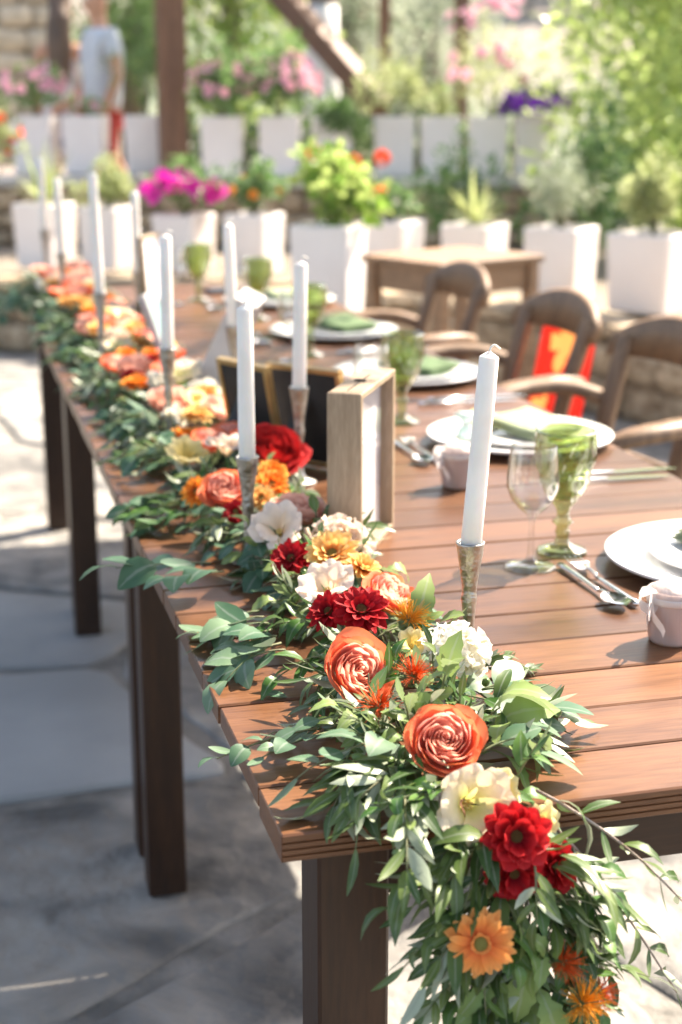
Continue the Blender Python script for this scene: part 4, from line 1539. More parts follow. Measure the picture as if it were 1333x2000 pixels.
# ------------------------------------------------------------------ picture frames
def shadow_box():
    t = thing('shadow_box_frame', 'upright pale oak shadow box with white card behind glass', 'frame', (.266, .711, .7505), math.atan2(.87, .494))
    # local: x along the face (0.194), y into depth (0 = glass face side), z up
    W_, H_, D_, th = .194, .230, .046, .009
    for nm, c, s_ in (('side_panel', (th / 2, D_ / 2, H_ / 2), (th, D_, H_)), ('side_panel', (W_ - th / 2, D_ / 2, H_ / 2), (th, D_, H_)),
                      ('bottom_panel', (W_ / 2, D_ / 2, th / 2), (W_ - 2 * th - .0004, D_ - .001, th)), ('top_panel', (W_ / 2, D_ / 2, H_ - th / 2), (W_ - 2 * th - .0004, D_ - .001, th))):
        MB().box((0, 0, 0), s_, bev=.0012).obj(nm, 'oak', t, smooth=False, loc=c)
    MB().box((W_ / 2, .020, H_ / 2), (W_ - 2 * th - .001, .003, H_ - 2 * th - .001)).obj('card', 'card', t, smooth=False)
    MB().box((W_ / 2, .010, H_ / 2), (W_ - 2 * th - .001, .002, H_ - 2 * th - .001)).obj('glass_pane', 'pane', t, smooth=False)
    MB().box((W_ * .42, D_ * .5, H_ + .0004), (W_ * .62, .0016, .0012)).obj('slot', 'blackback', t, smooth=False)
    k = MB()
    k.ball((W_ * .46, D_ * .52, H_ + .001), .006, 10, 6, (.55, 1.5, .35))
    k.obj('knot', 'blackback', t)
shadow_box()

def easel_frame(label, x, y, rz, w_, h, tilt, picmat, rim='gold', back='blackback'):
    t = thing('photo_frame', label, 'frame', (x, y, .7505), rz)
    # local: face looks along -y (picture side), leans back towards +y at the top
    R_ = Matrix.Rotation(-tilt, 4, 'X')
    e = .009
    for c, s_ in (((0, 0, e / 2), (w_, .014, e)), ((0, 0, h - e / 2), (w_, .014, e)), ((-w_ / 2 + e / 2, 0, h / 2), (e, .014, h - 2 * e)), ((w_ / 2 - e / 2, 0, h / 2), (e, .014, h - 2 * e))):
        b = MB().box(c, s_, bev=.001)
        b.v = [tuple(R_ @ V(p) + V((0, 0, .003))) for p in b.v]
        b.obj('rim', rim, t, smooth=False)
    b = MB().box((0, .003, h / 2), (w_ - 2 * e - .0006, .004, h - 2 * e - .0006))
    b.v = [tuple(R_ @ V(p) + V((0, 0, .003))) for p in b.v]
    b.obj('backboard', back, t, smooth=False)
    b = MB().box((0, -.003, h / 2), (w_ - 2 * e - .0006, .002, h - 2 * e - .0006))
    b.v = [tuple(R_ @ V(p) + V((0, 0, .003))) for p in b.v]
    b.obj('picture', picmat, t, smooth=False)
    b = MB()
    a = R_ @ V((0, .008, h * .7)) + V((0, 0, .003))
    f = V((0, a.y + .055, 0.002))
    s_ = V((w_ * .16, 0, 0))
    n_ = V((0, .003, .001))
    b.add([a - s_ * .5, a + s_ * .5, f + s_, f - s_, a - s_ * .5 + n_, a + s_ * .5 + n_, f + s_ + n_, f - s_ + n_], [(0, 1, 2, 3), (7, 6, 5, 4), (0, 4, 5, 1), (1, 5, 6, 2), (2, 6, 7, 3), (3, 7, 4, 0)])
    b.obj('easel_leg', back, t, smooth=False)
    return t
easel_frame('gold rimmed photo frame with black back, left of the shadow box candle', .262, 1.33, 2.05, .13, .175, .20, 'card')
easel_frame('gold rimmed photo frame with black back, partly behind the shadow box', .345, 1.27, 2.25, .15, .175, .20, 'card')
easel_frame('photo frame with teal picture behind the reclining grey frame', .250, 2.16, 1.22, .12, .19, .32, 'tealpic', 'greyframe', 'greyframe')
easel_frame('upright wooden photo frame near the far candles', .30, 2.80, 1.12, .15, .25, .06, 'card', 'oak', 'oak')

def recliner():
    t = thing('box_frame', 'pale grey wooden box frame tipped back on its stand', 'frame', (.235, 1.80, .7505), -.35)
    R_ = Matrix.Rotation(math.radians(26), 4, 'Y')
    for nm, c, s_, m_ in (('side_panel', (0, 0, .115), (.048, .010, .215), 'greyframe'), ('side_panel', (0, .150, .115), (.048, .010, .215), 'greyframe'), ('top_panel', (0, .075, .2185), (.048, .139, .008), 'greyframe'), ('bottom_panel', (0, .075, .0115), (.048, .139, .008), 'greyframe'), ('card', (-.015, .075, .115), (.003, .139, .198), 'card')):
        b = MB().box(c, s_, bev=.001)
        b.v = [tuple(R_ @ V(p) + V((0, 0, .012))) for p in b.v]
        b.obj(nm, m_, t, smooth=False)
    b = MB()
    b.tube([(.06, .07, .12), (.12, .07, .003)], .005, 8)
    b.obj('stand_leg', 'blackback', t)
recliner()
o = cloth_fold(.10, .13, 2, random.Random(3)).obj('napkin', 'slate', None)
o.location = (.62, 3.62, .7505)
tag(o, 'dark blue folded cloth at the far end of the table', 'napkin')

# ------------------------------------------------------------------ chairs
def make_chair(label, x, y, rz):
    t = thing('armchair', label, 'chair', (x, y, 0), rz, 'rustic wooden armchairs at the long table')
    # faces -x
    b = MB()
    vs = []
    for zz, s_ in ((.425, .96), (.43, 1.0), (.452, 1.0), (.458, .97)):
        for k in range(24):
            a = 2 * PI * k / 24
            ca, sa = math.cos(a), math.sin(a)
            p_ = 4.5
            rr = (abs(ca) ** p_ + abs(sa) ** p_) ** (-1 / p_)
            vs.append((rr * ca * .215 * s_, rr * sa * .225 * s_, zz))
    b.grid(vs, 24, 4, wrap=True)
    b.f.append(tuple(range(23, -1, -1)))
    b.f.append(tuple(range(72, 96)))
    b.obj('seat', 'chair', t)
    for s_ in (-1, 1):
        MB().tube([(-.20, s_ * .215, 0), (-.185, s_ * .20, .43), (-.10, s_ * .222, .60)], [.018, .022, .02], 8).obj('leg', 'chair', t)
        MB().tube([(.24, s_ * .20, 0), (.195, s_ * .19, .43)], [.018, .022], 8).obj('leg', 'chair', t)
        bp = MB()
        pts = bez([(.185, s_ * .150, .44), (.215, s_ * .155, .60), (.262, s_ * .165, .76), (.275, s_ * .168, .79)], 4)
        bp.tube(pts, [.029 for _ in pts], 8, flat=.62)
        bp.obj('back_post', 'chair', t)
        arm = MB()
        pts = bez([(.235, s_ * .185, .640), (.17, s_ * .245, .662), (.07, s_ * .275, .664), (-.03, s_ * .262, .648), (-.10, s_ * .225, .600)], 5)
        vs = []
        for i, p_ in enumerate(pts):
            q = i / (len(pts) - 1)
            d = (pts[min(i + 1, len(pts) - 1)] - pts[max(i - 1, 0)]).normalized()
            sd_ = V((-d.y, d.x, 0)) * lerp(.022, .030, math.sin(q * PI))
            up = V((0, 0, .015))
            vs += [p_ - sd_ - up, p_ + sd_ - up, p_ + sd_ * 1.05, p_ + sd_ * .8 + up, p_ - sd_ * .8 + up, p_ - sd_ * 1.05]
        arm.grid(vs, 6, len(pts), wrap=True)
        arm.f.append((0, 1, 2, 3, 4, 5))
        arm.f.append(tuple(len(vs) - 6 + i for i in (5, 4, 3, 2, 1, 0)))
        arm.obj('armrest', 'chair', t)
        MB().tube([(-.19, s_ * .2, .2), (.215, s_ * .195, .2)], .012, 7).obj('stretcher', 'chair', t)
    # wide arched crest rail, bowed backwards
    b = MB()
    vs = []
    n_ = 13
    for i in range(n_):
        q = i / (n_ - 1) * 2 - 1
        y_ = q * .215
        bow = .035 * (1 - q * q)
        ztop = .795 + .062 * (1 - abs(q) ** 2.2)
        zbot = .742 + .010 * (1 - q * q)
        for zz, xo in ((zbot, -.012), (ztop - .008, -.013), (ztop, 0), (ztop - .008, .013), (zbot, .012)):
            vs.append((.272 + bow * .8 + xo + (zz - .8) * .25, y_, zz))
    b.grid(vs, 5, n_, wrap=True)
    b.f.append((4, 3, 2, 1, 0))
    b.f.append(tuple(5 * (n_ - 1) + i for i in range(5)))
    b.obj('crest_rail', 'chair', t)
    b = MB().box((.205, 0, .52), (.02, .33, .04), bev=.004)
    b.obj('lower_rail', 'chair', t, smooth=False)
    return t
c0 = make_chair('rustic wooden armchair nearest the camera, cut by the right edge', 1.10, 2.00, .16)
c1 = copy_tree(c0, (1.055, 2.57, 0), .10, 'rustic wooden armchair with red printed cloth behind its back')
c2 = copy_tree(c0, (1.03, 3.30, 0), .10, 'rustic wooden armchair farthest along, in front of the small table')

# red printed shawl hung over the back of the middle chair
def shawl():
    t = thing('red_shawl', 'red cloth printed with orange flowers hanging behind the middle chair', 'cloth', (1.055, 2.57, 0), .10)
    b = MB()
    vs = []
    for j in range(19):
        q = j / 18
        z = .775 - .40 * q
        for i in range(21):
            y = (i / 20 - .5) * .30 + .06
            x = .345 - .05 * q + .012 * math.sin(y * 42 + q * 2) + .006 * math.sin(y * 90)
            vs.append((x, y, z + .01 * math.sin(y * 30) * q))
    b.grid(vs, 21, 19)
    o = b.obj('cloth', 'red', t)
shawl()

# small square table behind
def small_table():
    a, b_, c = V((1.394, 4.717)), V((1.551, 4.306)), V((2.065, 4.539))
    ctr = (a + c) / 2
    e1 = (c - b_).normalized()
    t = thing('small_table', 'small square wooden table with sunlit top behind the chairs', 'table', (ctr.x, ctr.y, 0), math.atan2(e1.y, e1.x))
    w_, d_ = .56, .47
    n_ = 5
    for k in range(n_):
        MB().box((0, 0, 0), (w_, d_ / n_ - .003, .026), bev=.002).obj('plank', 'oldtable', t, smooth=False, loc=(0, -d_ / 2 + (k + .5) * d_ / n_, .727))
    for sx in (-1, 1):
        for sy in (-1, 1):
            MB().box((0, 0, .357), (.05, .05, .713), bev=.003).obj('leg', 'oldtable', t, smooth=False, loc=(sx * (w_ / 2 - .04), sy * (d_ / 2 - .04), 0))
    for sy in (-1, 1):
        MB().box((0, sy * (d_ / 2 - .045), .66), (w_ - .131, .02, .1)).obj('apron', 'oldtable', t, smooth=False)
    for sx in (-1, 1):
        MB().box((sx * (w_ / 2 - .045), 0, .66), (.02, d_ - .131, .1)).obj('apron', 'oldtable', t, smooth=False)
small_table()
# ------------------------------------------------------------------ flowers (unit size: radius about 1, facing +z)
def petal_patch(fn, nu, nv):
    vs, ts = [], []
    for j in range(nv):
        for i in range(nu):
            p, t = fn(i / (nu - 1) * 2 - 1, j / (nv - 1))
            vs.append(p)
            ts.append(t)
    return MB().grid(vs, nu, nv, ts)

def rose_petals(seed, full=True):
    """cupped many-petalled garden rose; returns list of (builder, inner?)"""
    r = random.Random(seed)
    out = []
    layers = [(.97, 5, .90, 1.15), (.91, 5, .97, 1.0), (.84, 6, 1.0, 1.05), (.75, 6, 1.01, 1.15), (.66, 6, 1.01, 1.25), (.57, 6, 1.0, 1.3), (.48, 5, .99, 1.3), (.39, 5, .98, 1.35), (.30, 4, .97, 1.35), (.21, 3, .97, 1.4), (.12, 2, .97, 1.4), (.05, 1, .97, 1.5)]
    if not full:
        layers = [(1.0, 5, .95, 1.10), (.82, 5, .98, .95), (.62, 5, .93, .95), (.42, 4, .84, 1.0), (.22, 3, .78, 1.2)]
    a0 = r.uniform(0, 6)
    for li, (R_, n_, h, wd) in enumerate(layers):
        a0 += 2.399
        for k in range(n_):
            ang = a0 + 2 * PI * k / n_ + r.uniform(-.16, .16)
            rr = R_ * r.uniform(.96, 1.04)
            hh = h * r.uniform(.93, 1.06)
            half = PI / n_ * wd * r.uniform(1.05, 1.3)
            flare = (.10, .05, .01, -.02, -.03, -.03, -.03, -.02, -.02, 0, 0, 0)[li] * r.uniform(.6, 1.3) + (.16 if li == 0 and k == 1 else 0)
            curl = (.10, .08, .04, .03, .03, .03, .02, .02, .02, .01, 0, 0)[li] * r.uniform(.5, 1.4)
            wav = r.uniform(0, 6)
            dent = r.uniform(.02, .09)
            def fn(u, v, ang=ang, rr=rr, hh=hh, half=half, flare=flare, curl=curl, wav=wav, dent=dent, li=li):
                wv = min(1, .30 + 1.25 * v) * math.sqrt(max(.02, 1 - max(0, (v - .72) / .29) ** 2 * .72))
                bulge = .28 + .72 * math.sin(min(1, v * 1.25) * PI / 2)
                rad = rr * bulge + flare * v * v * rr + curl * max(0, v - .72) / .28
                th = ang + u * half * wv
                rad *= 1 + (.03 + .02 * (li > 3)) * math.sin(th * 5 + wav) * v + (.10 if li > 1 else .03) * u
                z = hh * v * (1 - .10 * u * u) - .5 + .03 * math.sin(u * 5 + wav) * v - dent * math.exp(-u * u * 12) * max(0, v - .6)
                z -= curl * .9 * max(0, v - .78) / .22
                return (rad * math.cos(th), rad * math.sin(th), z), v
            out.append((petal_patch(fn, 9, 8 if li < 3 else 6), li >= (3 if full else 2)))
    return out

def ray_petals(seed, rings, length, width, cup):
    """daisy-like flower: rings = [(count, tilt, length factor)]"""
    r = random.Random(seed)
    out = []
    for ri, (n_, tilt, lf) in enumerate(rings):
        for k in range(n_):
            ang = 2 * PI * (k + .5 * (ri % 2)) / n_ + r.uniform(-.10, .10)
            tl = tilt + r.uniform(-.14, .14)
            L_ = length * lf * r.uniform(.88, 1.08)
            W_ = width * lf ** .5 * r.uniform(.85, 1.12)
            cv = r.uniform(-.25, .12)
            tw = r.uniform(-.22, .22)
            def fn(u, v, ang=ang, tl=tl, L_=L_, W_=W_, cv=cv, tw=tw, ri=ri):
                w_ = W_ * (.35 + .65 * math.sin(min(1, v * 1.15 + .1) * PI * .62)) * math.sqrt(max(.03, 1 - max(0, (v - .70) / .31) ** 2))
                rad = .13 + L_ * v * math.cos(tl) + cv * .25 * v * v * math.sin(tl)
                z = L_ * v * math.sin(tl) + cv * v * v * .35 + cup * w_ * u * u * 2.2 + ri * .03
                x, y = rad, u * w_
                z += tw * u * w_
                z -= .02 * math.cos(u * 6) * v
                return (x * math.cos(ang) - y * math.sin(ang), x * math.sin(ang) + y * math.cos(ang), z), v
            out.append(petal_patch(fn, 5, 6))
    return out

def ruffle_petals(seed, n_, ball=True):
    """carnation / stock head made of many small ruffled petals"""
    r = random.Random(seed)
    out = MB()
    for k in range(n_):
        d = rvec(r)
        d.z = abs(d.z) * 1.1 + .05
        d.normalize()
        q = r.uniform(.45, .95)
        mt = basis((d + rvec(r) * .35), r.uniform(0, 6), V((d.x * q, d.y * q, d.z * q * .75 - .25)))
        s_ = r.uniform(.26, .40)
        ph = r.uniform(0, 6)
        def fn(u, v):
            w_ = s_ * (.25 + .85 * v)
            return tuple(mt @ V((u * w_, (v - .3) * s_ * .7 + (.16 * s_ * math.sin(u * 6 + ph) - .22 * s_ * u * u) * v, s_ * (.85 * v) * (1 - .35 * u * u) + .10 * s_ * math.sin(u * 7 + ph * 2) * v))), v
        pp = petal_patch(fn, 9, 4)
        out.add(pp.v, pp.f, pp.t)
    return out

def lisianthus_petals(seed, n_=7):
    r = random.Random(seed)
    out = []
    for k in range(n_):
        ang = 2 * PI * k / n_ + r.uniform(-.2, .2)
        inner = k % 2
        ph = r.uniform(0, 6)
        ext = (.95 if not inner else .78) * r.uniform(.92, 1.08)
        def fn(u, v, ang=ang, inner=inner, ph=ph, ext=ext):
            half = (.86 + .12 * inner) * (.35 + .75 * v) * math.sqrt(max(.05, 1 - max(0, (v - .8) / .21) ** 2 * .6))
            th = ang + u * half
            rad = (.10 + ext * v ** 1.25) * (1 + .04 * math.sin(u * 5 + ph) * v)
            z = -.5 + .80 * math.sin(v * 1.65) + .085 * math.sin(u * 6 + ph) * v ** 3 - .06 * u * u * v - inner * -.06
            return (rad * math.cos(th), rad * math.sin(th), z), v
        out.append(petal_patch(fn, 13, 7))
    return out

def filaments(seed, n_=110):
    r = random.Random(seed)
    b = MB()
    for k in range(n_):
        d = rvec(r)
        d.z = abs(d.z) + .35
        d.normalize()
        L_ = r.uniform(.65, 1.05)
        s0 = V((d.x * .28, d.y * .28, d.z * .12))
        mid = s0 + d * L_ * .5
        e = s0 + d * L_ + V((d.x, d.y, -.2)) * .16 + rvec(r) * .12
        b.tube([s0, mid, e], [.026, .020, .009], 3, cap=False)
        if k % 2 == 0:
            for q in range(2):
                b.tube([mid.lerp(e, .6), mid.lerp(e, .7) + rvec(r) * .14], [.011, .006], 3, cap=False)
    return b

def bracts(seed):
    r = random.Random(seed)
    b = MB()
    b.ball((0, 0, -.28), .46, 10, 7, (1, 1, 1.05))
    for k in range(16):
        a = 2 * PI * k / 16 + r.uniform(-.1, .1)
        d = V((math.cos(a), math.sin(a), 0))
        l = LEAF['ruscus', 0]
        b.inst(l, leaf_mat(d * .32 + V((0, 0, -.45 + .25 * (k % 2))), d * .7 + V((0, 0, .75 - .5 * (k % 2))), d * -.5 + V((0, 0, .9)), .62))
    return b

FM = {}
def flower_meshes():
    for v in (0, 1, 2):
        for nm, ma, mb_ in (('coral', 'p_coral', 'p_coral_in'), ('peach', 'p_peach', 'p_peach')):
            FM['rose_' + nm, v] = [p.mesh('petal', mb_ if inner else ma) for p, inner in rose_petals(40 + v)]
            b0, b1 = MB(), MB()
            for p, inner in rose_petals(60 + v):
                (b1 if inner else b0).add(p.v, p.f, p.t)
            FM['rosefar_' + nm, v] = [b0.mesh('outer_petals', ma), b1.mesh('inner_petals', mb_)]
        b0 = MB()
        for p, inner in rose_petals(80 + v):
            b0.add(p.v, p.f, p.t)
        FM['peony', v] = [b0.mesh('petals', 'p_peony')]
        mum = ray_petals(20 + v, [(13, .02, 1.0), (13, .28, .93), (11, .62, .78), (8, 1.0, .52)], .86, .17, .25)
        for nm, m_ in (('red', 'p_red'), ('amber', 'p_amber'), ('orange', 'p_orange')):
            FM['mum_' + nm, v] = [p.mesh('petal', m_) for p in mum]
            b0 = MB()
            for p in mum:
                b0.add(p.v, p.f, p.t)
            FM['mumfar_' + nm, v] = [b0.mesh('petals', m_)]
        FM['dahlia', v] = [p.mesh('petal', 'p_redd') for p in ray_petals(120 + v, [(10, -.25, 1.0), (11, .12, 1.0), (10, .5, .9), (8, .95, .7)], .86, .27, .35)]
        FM['gerbera', v] = [p.mesh('petal', 'p_gerbera') for p in ray_petals(150 + v, [(16, -.02, 1.0), (15, .14, .94), (24, .75, .26)], .87, .15, .12)]
        for nm in ('cream', 'blush', 'yellow'):
            FM['lis_' + nm, v] = [p.mesh('petal', 'p_' + nm) for p in lisianthus_petals(170 + v, 7 if nm != 'yellow' else 6)]
        for nm in ('white', 'blush'):
            FM['carn_' + nm, v] = [ruffle_petals(190 + v, 85).mesh('ruffled_petals', 'p_' + nm)]
        for nm in ('orange', 'red'):
            FM['saf_' + nm, v] = [filaments(210 + v).mesh('florets', 'fil_' + nm)]
        FM['bract', v] = bracts(230 + v).mesh('bracts', 'calyx')
    d = MB().ball((0, 0, .06), .24, 14, 8, (1, 1, .55))
    FM['disc'] = d.mesh('flower_eye', 'disc')
    FM['disc_dark'] = d.mesh('flower_eye', 'disc_dark')
    c = MB()
    c.lathe([(.0005, -.75), (.10, -.72), (.16, -.62), (.24, -.52), (.30, -.42), (.20, -.38), (.0005, -.40)], 12)
    FM['calyx'] = c.mesh('calyx', 'calyx')
    st = MB()
    for k in range(6):
        a = k * PI / 3
        st.tube([(.03 * math.cos(a), .03 * math.sin(a), -.45), (.10 * math.cos(a), .10 * math.sin(a), -.12)], [.02, .035], 5)
    FM['stamen'] = st.mesh('stamens', 'p_yellow')
flower_meshes()

NAMES = {'rose': 'rose', 'rosefar': 'rose', 'peony': 'peony', 'mum': 'chrysanthemum', 'mumfar': 'chrysanthemum', 'dahlia': 'dahlia', 'gerbera': 'gerbera', 'lis': 'lisianthus', 'carn': 'carnation', 'saf': 'safflower'}
garland = thing('flower_garland', 'long garland of roses, chrysanthemums, olive and eucalyptus along the table edge', 'garland', (0.15, 0.0, 0.75))
GO = V(garland.location)
FLOWERS = []
def flower(kind, pos, dia, nrm, spin=0.0, var=0):
    """a blossom of the garland, its petals as pieces"""
    pos = V(pos)
    base = kind.split('_')[0]
    eye = {'mum': 'disc_dark' if 'red' in kind else 'disc', 'mumfar': 'disc', 'dahlia': 'disc_dark', 'gerbera': 'disc', 'lis': 'stamen'}.get(base)
    root = FM['bract', var] if base == 'saf' else FM[eye] if eye else FM['calyx']
    o = link(NAMES[base], root, garland)
    o.matrix_local = Matrix.Translation(-GO) @ basis(nrm, spin, pos, dia / 2)
    for me in FM[kind, var]:
        link(me.name.split('.')[0], me, o)
    FLOWERS.append((pos, dia / 2))
    return o

UP = V((0, 0, 1))
def face(x, y, z):
    return V((x, y, z)).normalized()
CF = face(-.32, -.85, .42)     # towards the viewer
flower('rose_coral', (.150, .026, .806), .060, face(-.06, -.68, .73), .3, 0)
flower('rose_coral', (.119, .200, .808), .066, face(.25, -.72, .62), 1.3, 1)
flower('rose_coral', (.217, .415, .808), .060, face(.35, -.35, .87), 2.0, 2)
flower('mum_red', (.159, .328, .826), .066, face(-.05, -.62, .78), 0.2, 0)
flower('mum_red', (.136, .372, .812), .052, face(-.55, -.45, .7), 1.2, 1)
flower('saf_orange', (.203, .300, .822), .042, face(.1, -.4, .9), 0, 0)
flower('lis_yellow', (.198, .268, .806), .036, face(.0, -.6, .8), 0, 0)
flower('carn_white', (.238, .243, .806), .064, face(.15, -.4, .9), 0, 0)
flower('saf_red', (.166, .166, .814), .036, face(.1, -.5, .85), 1, 1)
flower('saf_red', (.117, .114, .808), .036, face(-.1, -.75, .65), 2, 2)
flower('lis_blush', (.150, .440, .818), .066, face(-.35, -.35, .87), .5, 0)
flower('mum_amber', (.181, .532, .826), .070, face(-.25, -.55, .8), .1, 2)
flower('mum_amber', (.209, .498, .816), .054, face(.35, -.4, .85), 1.1, 1)
flower('mum_red', (.141, .572, .812), .056, face(-.45, -.5, .74), 2.2, 2)
flower('carn_blush', (.223, .653, .808), .078, face(.1, -.3, .95), .7, 1)
flower('lis_blush', (.150, .685, .818), .066, face(-.3, -.55, .78), 1.5, 1)
flower('rose_peach', (.195, .774, .812), .066, face(.05, -.2, .97), .5, 1)
flower('mum_orange', (.189, .907, .818), .058, face(.1, -.6, .8), .4, 0)
flower('mum_orange', (.205, .965, .822), .05, face(.2, -.5, .85), 1.4, 1)
flower('mum_orange', (.089, .943, .806), .05, face(-.5, -.6, .62), .9, 1)
flower('rose_coral', (.121, .895, .816), .060, face(-.2, -.55, .8), 2.5, 2)
flower('mumfar_red', (.126, .843, .800), .042, face(-.3, -.7, .6), .2, 0)
flower('mumfar_amber', (.165, .86, .812), .045, face(-.1, -.6, .75), .2, 1)
flower('peony', (.232, 1.11, .818), .088, face(.1, -.6, .78), .2, 0)
for q in (('mumfar_orange', (.133, 1.298, .808), .058), ('rosefar_peach', (.136, 1.512, .822), .066), ('mumfar_amber', (.205, 1.539, .828), .062), ('rosefar_peach', (.211, 1.422, .822), .060), ('mumfar_amber', (.165, 1.389, .822), .060),
          ('lis_yellow', (.18, 1.48, .83), .05), ('mumfar_amber', (.235, 1.36, .812), .055), ('rosefar_coral', (.20, 1.27, .812), .055), ('mumfar_orange', (.155, 1.62, .815), .05), ('carn_white', (.22, 1.62, .82), .06),
          ('lis_cream', (.123, 2.159, .822), .062), ('mumfar_amber', (.174, 2.167, .828), .058), ('mumfar_red', (.169, 1.957, .82), .050), ('rosefar_peach', (.122, 1.882, .822), .064), ('rosefar_coral', (.095, 1.955, .818), .054),
          ('mumfar_orange', (.18, 2.05, .82), .05), ('carn_blush', (.14, 2.30, .82), .06), ('mumfar_orange', (.125, 2.76, .82), .055), ('rosefar_coral', (.133, 2.553, .822), .060), ('rosefar_coral', (.176, 2.455, .822), .058), ('rosefar_peach', (.09, 2.48, .815), .05),
          ('mumfar_red', (.10, 2.68, .815), .05), ('mumfar_amber', (.127, 2.921, .822), .058), ('mumfar_orange', (.18, 2.85, .82), .05), ('mumfar_orange', (.13, 3.481, .825), .075), ('rosefar_coral', (.088, 3.54, .822), .066), ('rosefar_peach', (.17, 3.58, .83), .07), ('rosefar_coral', (.13, 3.25, .82), .062), ('carn_white', (.06, 3.42, .81), .05), ('mumfar_orange', (.15, 3.10, .82), .05), ('rosefar_peach', (.19, 3.40, .825), .06)):
    flower(q[0], q[1], q[2], (CF * .8 + UP * .7 + SUN * .6 + rvec(rng) * .3).normalized(), rng.uniform(0, 6), rng.randrange(3))
# the hanging end
flower('lis_cream', (.156, -.028, .772), .070, face(.05, -.93, .35), .2, 0)
flower('lis_yellow', (.216, -.035, .748), .040, face(.5, -.75, .3), .2, 1)
flower('lis_yellow', (.190, -.012, .774), .034, face(.3, -.7, .6), .9, 2)
flower('dahlia', (.184, -.062, .756), .062, face(-.1, -.90, .42), .1, 0)
flower('dahlia', (.222, -.058, .720), .048, face(.45, -.85, .2), .8, 1)
flower('dahlia', (.184, -.060, .722), .052, face(-.1, -.95, .02), 1.9, 2)
flower('gerbera', (.142, -.098, .684), .060, face(-.22, -.93, .28), .15, 0)
flower('saf_red', (.221, -.085, .646), .034, face(.25, -.8, .5), .3, 0)
flower('saf_orange', (.234, -.100, .614), .040, face(.1, -.8, .55), .8, 1)
flower('saf_red', (.257, -.078, .606), .034, face(.5, -.7, .5), .9, 2)

# ------------------------------------------------------------------ foliage of the garland
LM = {k: [LEAF[k, v].mesh(k + '_leaf', {'olive': 'olive', 'euc': 'euc', 'oak': 'oakleaf', 'ruscus': 'ruscus'}[k]) for v in (0, 1, 2)] for k in ('olive', 'euc', 'oak', 'ruscus')}
NM = {'olive': 'olive_leaf', 'euc': 'eucalyptus_leaf', 'oak': 'oak_leaf', 'ruscus': 'glossy_leaf'}
leaves = {k: [] for k in LM}
stems = []
olives = []
def in_table(p):
    return p.x > -0.004 and p.y > -0.004 and p.x < .9 and p.y < 3.83
def settle(p, lift):
    if in_table(p):
        if p.z < .7515 + lift:
            p.z = .7515 + lift
    elif p.z < .76 and p.x > -.02 and p.y < 0 and p.y > -.018:
        p.y = -.018
    return p
def blocked(p):
    for c in CANDLES:
        if abs(p.x - c[0]) < .017 and -.045 < p.y - c[1] < .017:
            return True
    for c, rr in FLOWERS:
        d = p - c
        if d.length < rr * .8:
            return True
        # leaves stay clear of the open side of each blossom
        v = (CAM - c).normalized()
        a = d.dot(v)
        if 0 < a < .10 and (d - v * a).length < rr * .66:
            return True
    return False

def sprig(base, d, L_, kind, n_, ll, r, droop=.9, stem_r=.0013, mat='stem', spread=.8, jitter=.35, fruit=0, wander=.35):
    p = V(base)
    d = V(d).normalized()
    pts = [p.copy()]
    ns = 8
    for i in range(ns):
        d = (d + V((0, 0, -droop / ns)) + rvec(r) * wander / ns).normalized()
        p = p + d * (L_ / ns)
        settle(p, .003)
        pts.append(p.copy())
    stems.append((pts, stem_r, mat))
    side0 = None
    for k in range(n_):
        q = (k + .9) / n_ * ns
        i = min(ns - 1, int(q))
        pt = pts[i].lerp(pts[i + 1], q - i)
        tg = (pts[i + 1] - pts[i]).normalized()
        sd_ = tg.cross(UP)
        sd_ = sd_.normalized() if sd_.length > .05 else V((1, 0, 0))
        nrm = sd_.cross(tg)
        pr = [1, -1] if kind in ('olive', 'ruscus') and k < n_ - 1 else [1 if k % 2 else -1]
        rot = r.uniform(-.9, .9)
        for s_ in pr:
            lat = sd_ * math.cos(rot) * s_ + nrm * math.sin(rot) * s_
            sp = spread * r.uniform(.6, 1.25)
            if k == n_ - 1:
                sp = .12
            ax = (tg * 1.0 + lat * sp + rvec(r) * jitter * .6).normalized()
            ln = ll * r.uniform(.75, 1.15) * (1 - .25 * k / n_)
            tip = pt + ax * ln
            if in_table(tip) and tip.z < .7535:
                ax = (V((tip.x, tip.y, .7535 + r.uniform(0, .004))) - pt).normalized()
            nn = (nrm + UP * .6 + rvec(r) * (.55 + jitter)).normalized()
            if blocked(pt + ax * ln * .55):
                continue
            if kind == 'olive' and r.random() < .28:
                nn = -nn
            leaves[kind].append(leaf_mat(pt, ax, nn, ln))
    for k in range(fruit):
        i = r.randrange(1, ns - 1)
        c = pts[i] + rvec(r) * .010
        if not blocked(c):
            olives.append((settle(c, .006), r.uniform(.0042, .0056)))

PATH = [(.160, -.02, .775), (.154, .075, .785), (.168, .369, .79), (.181, .687, .79), (.155, 1.089, .79), (.158, 1.662, .79), (.150, 2.268, .79), (.130, 3.179, .79), (.115, 3.78, .79)]
path = bez(PATH, 12)
def path_at(y):
    return min(path, key=lambda p: abs(p.y - y))

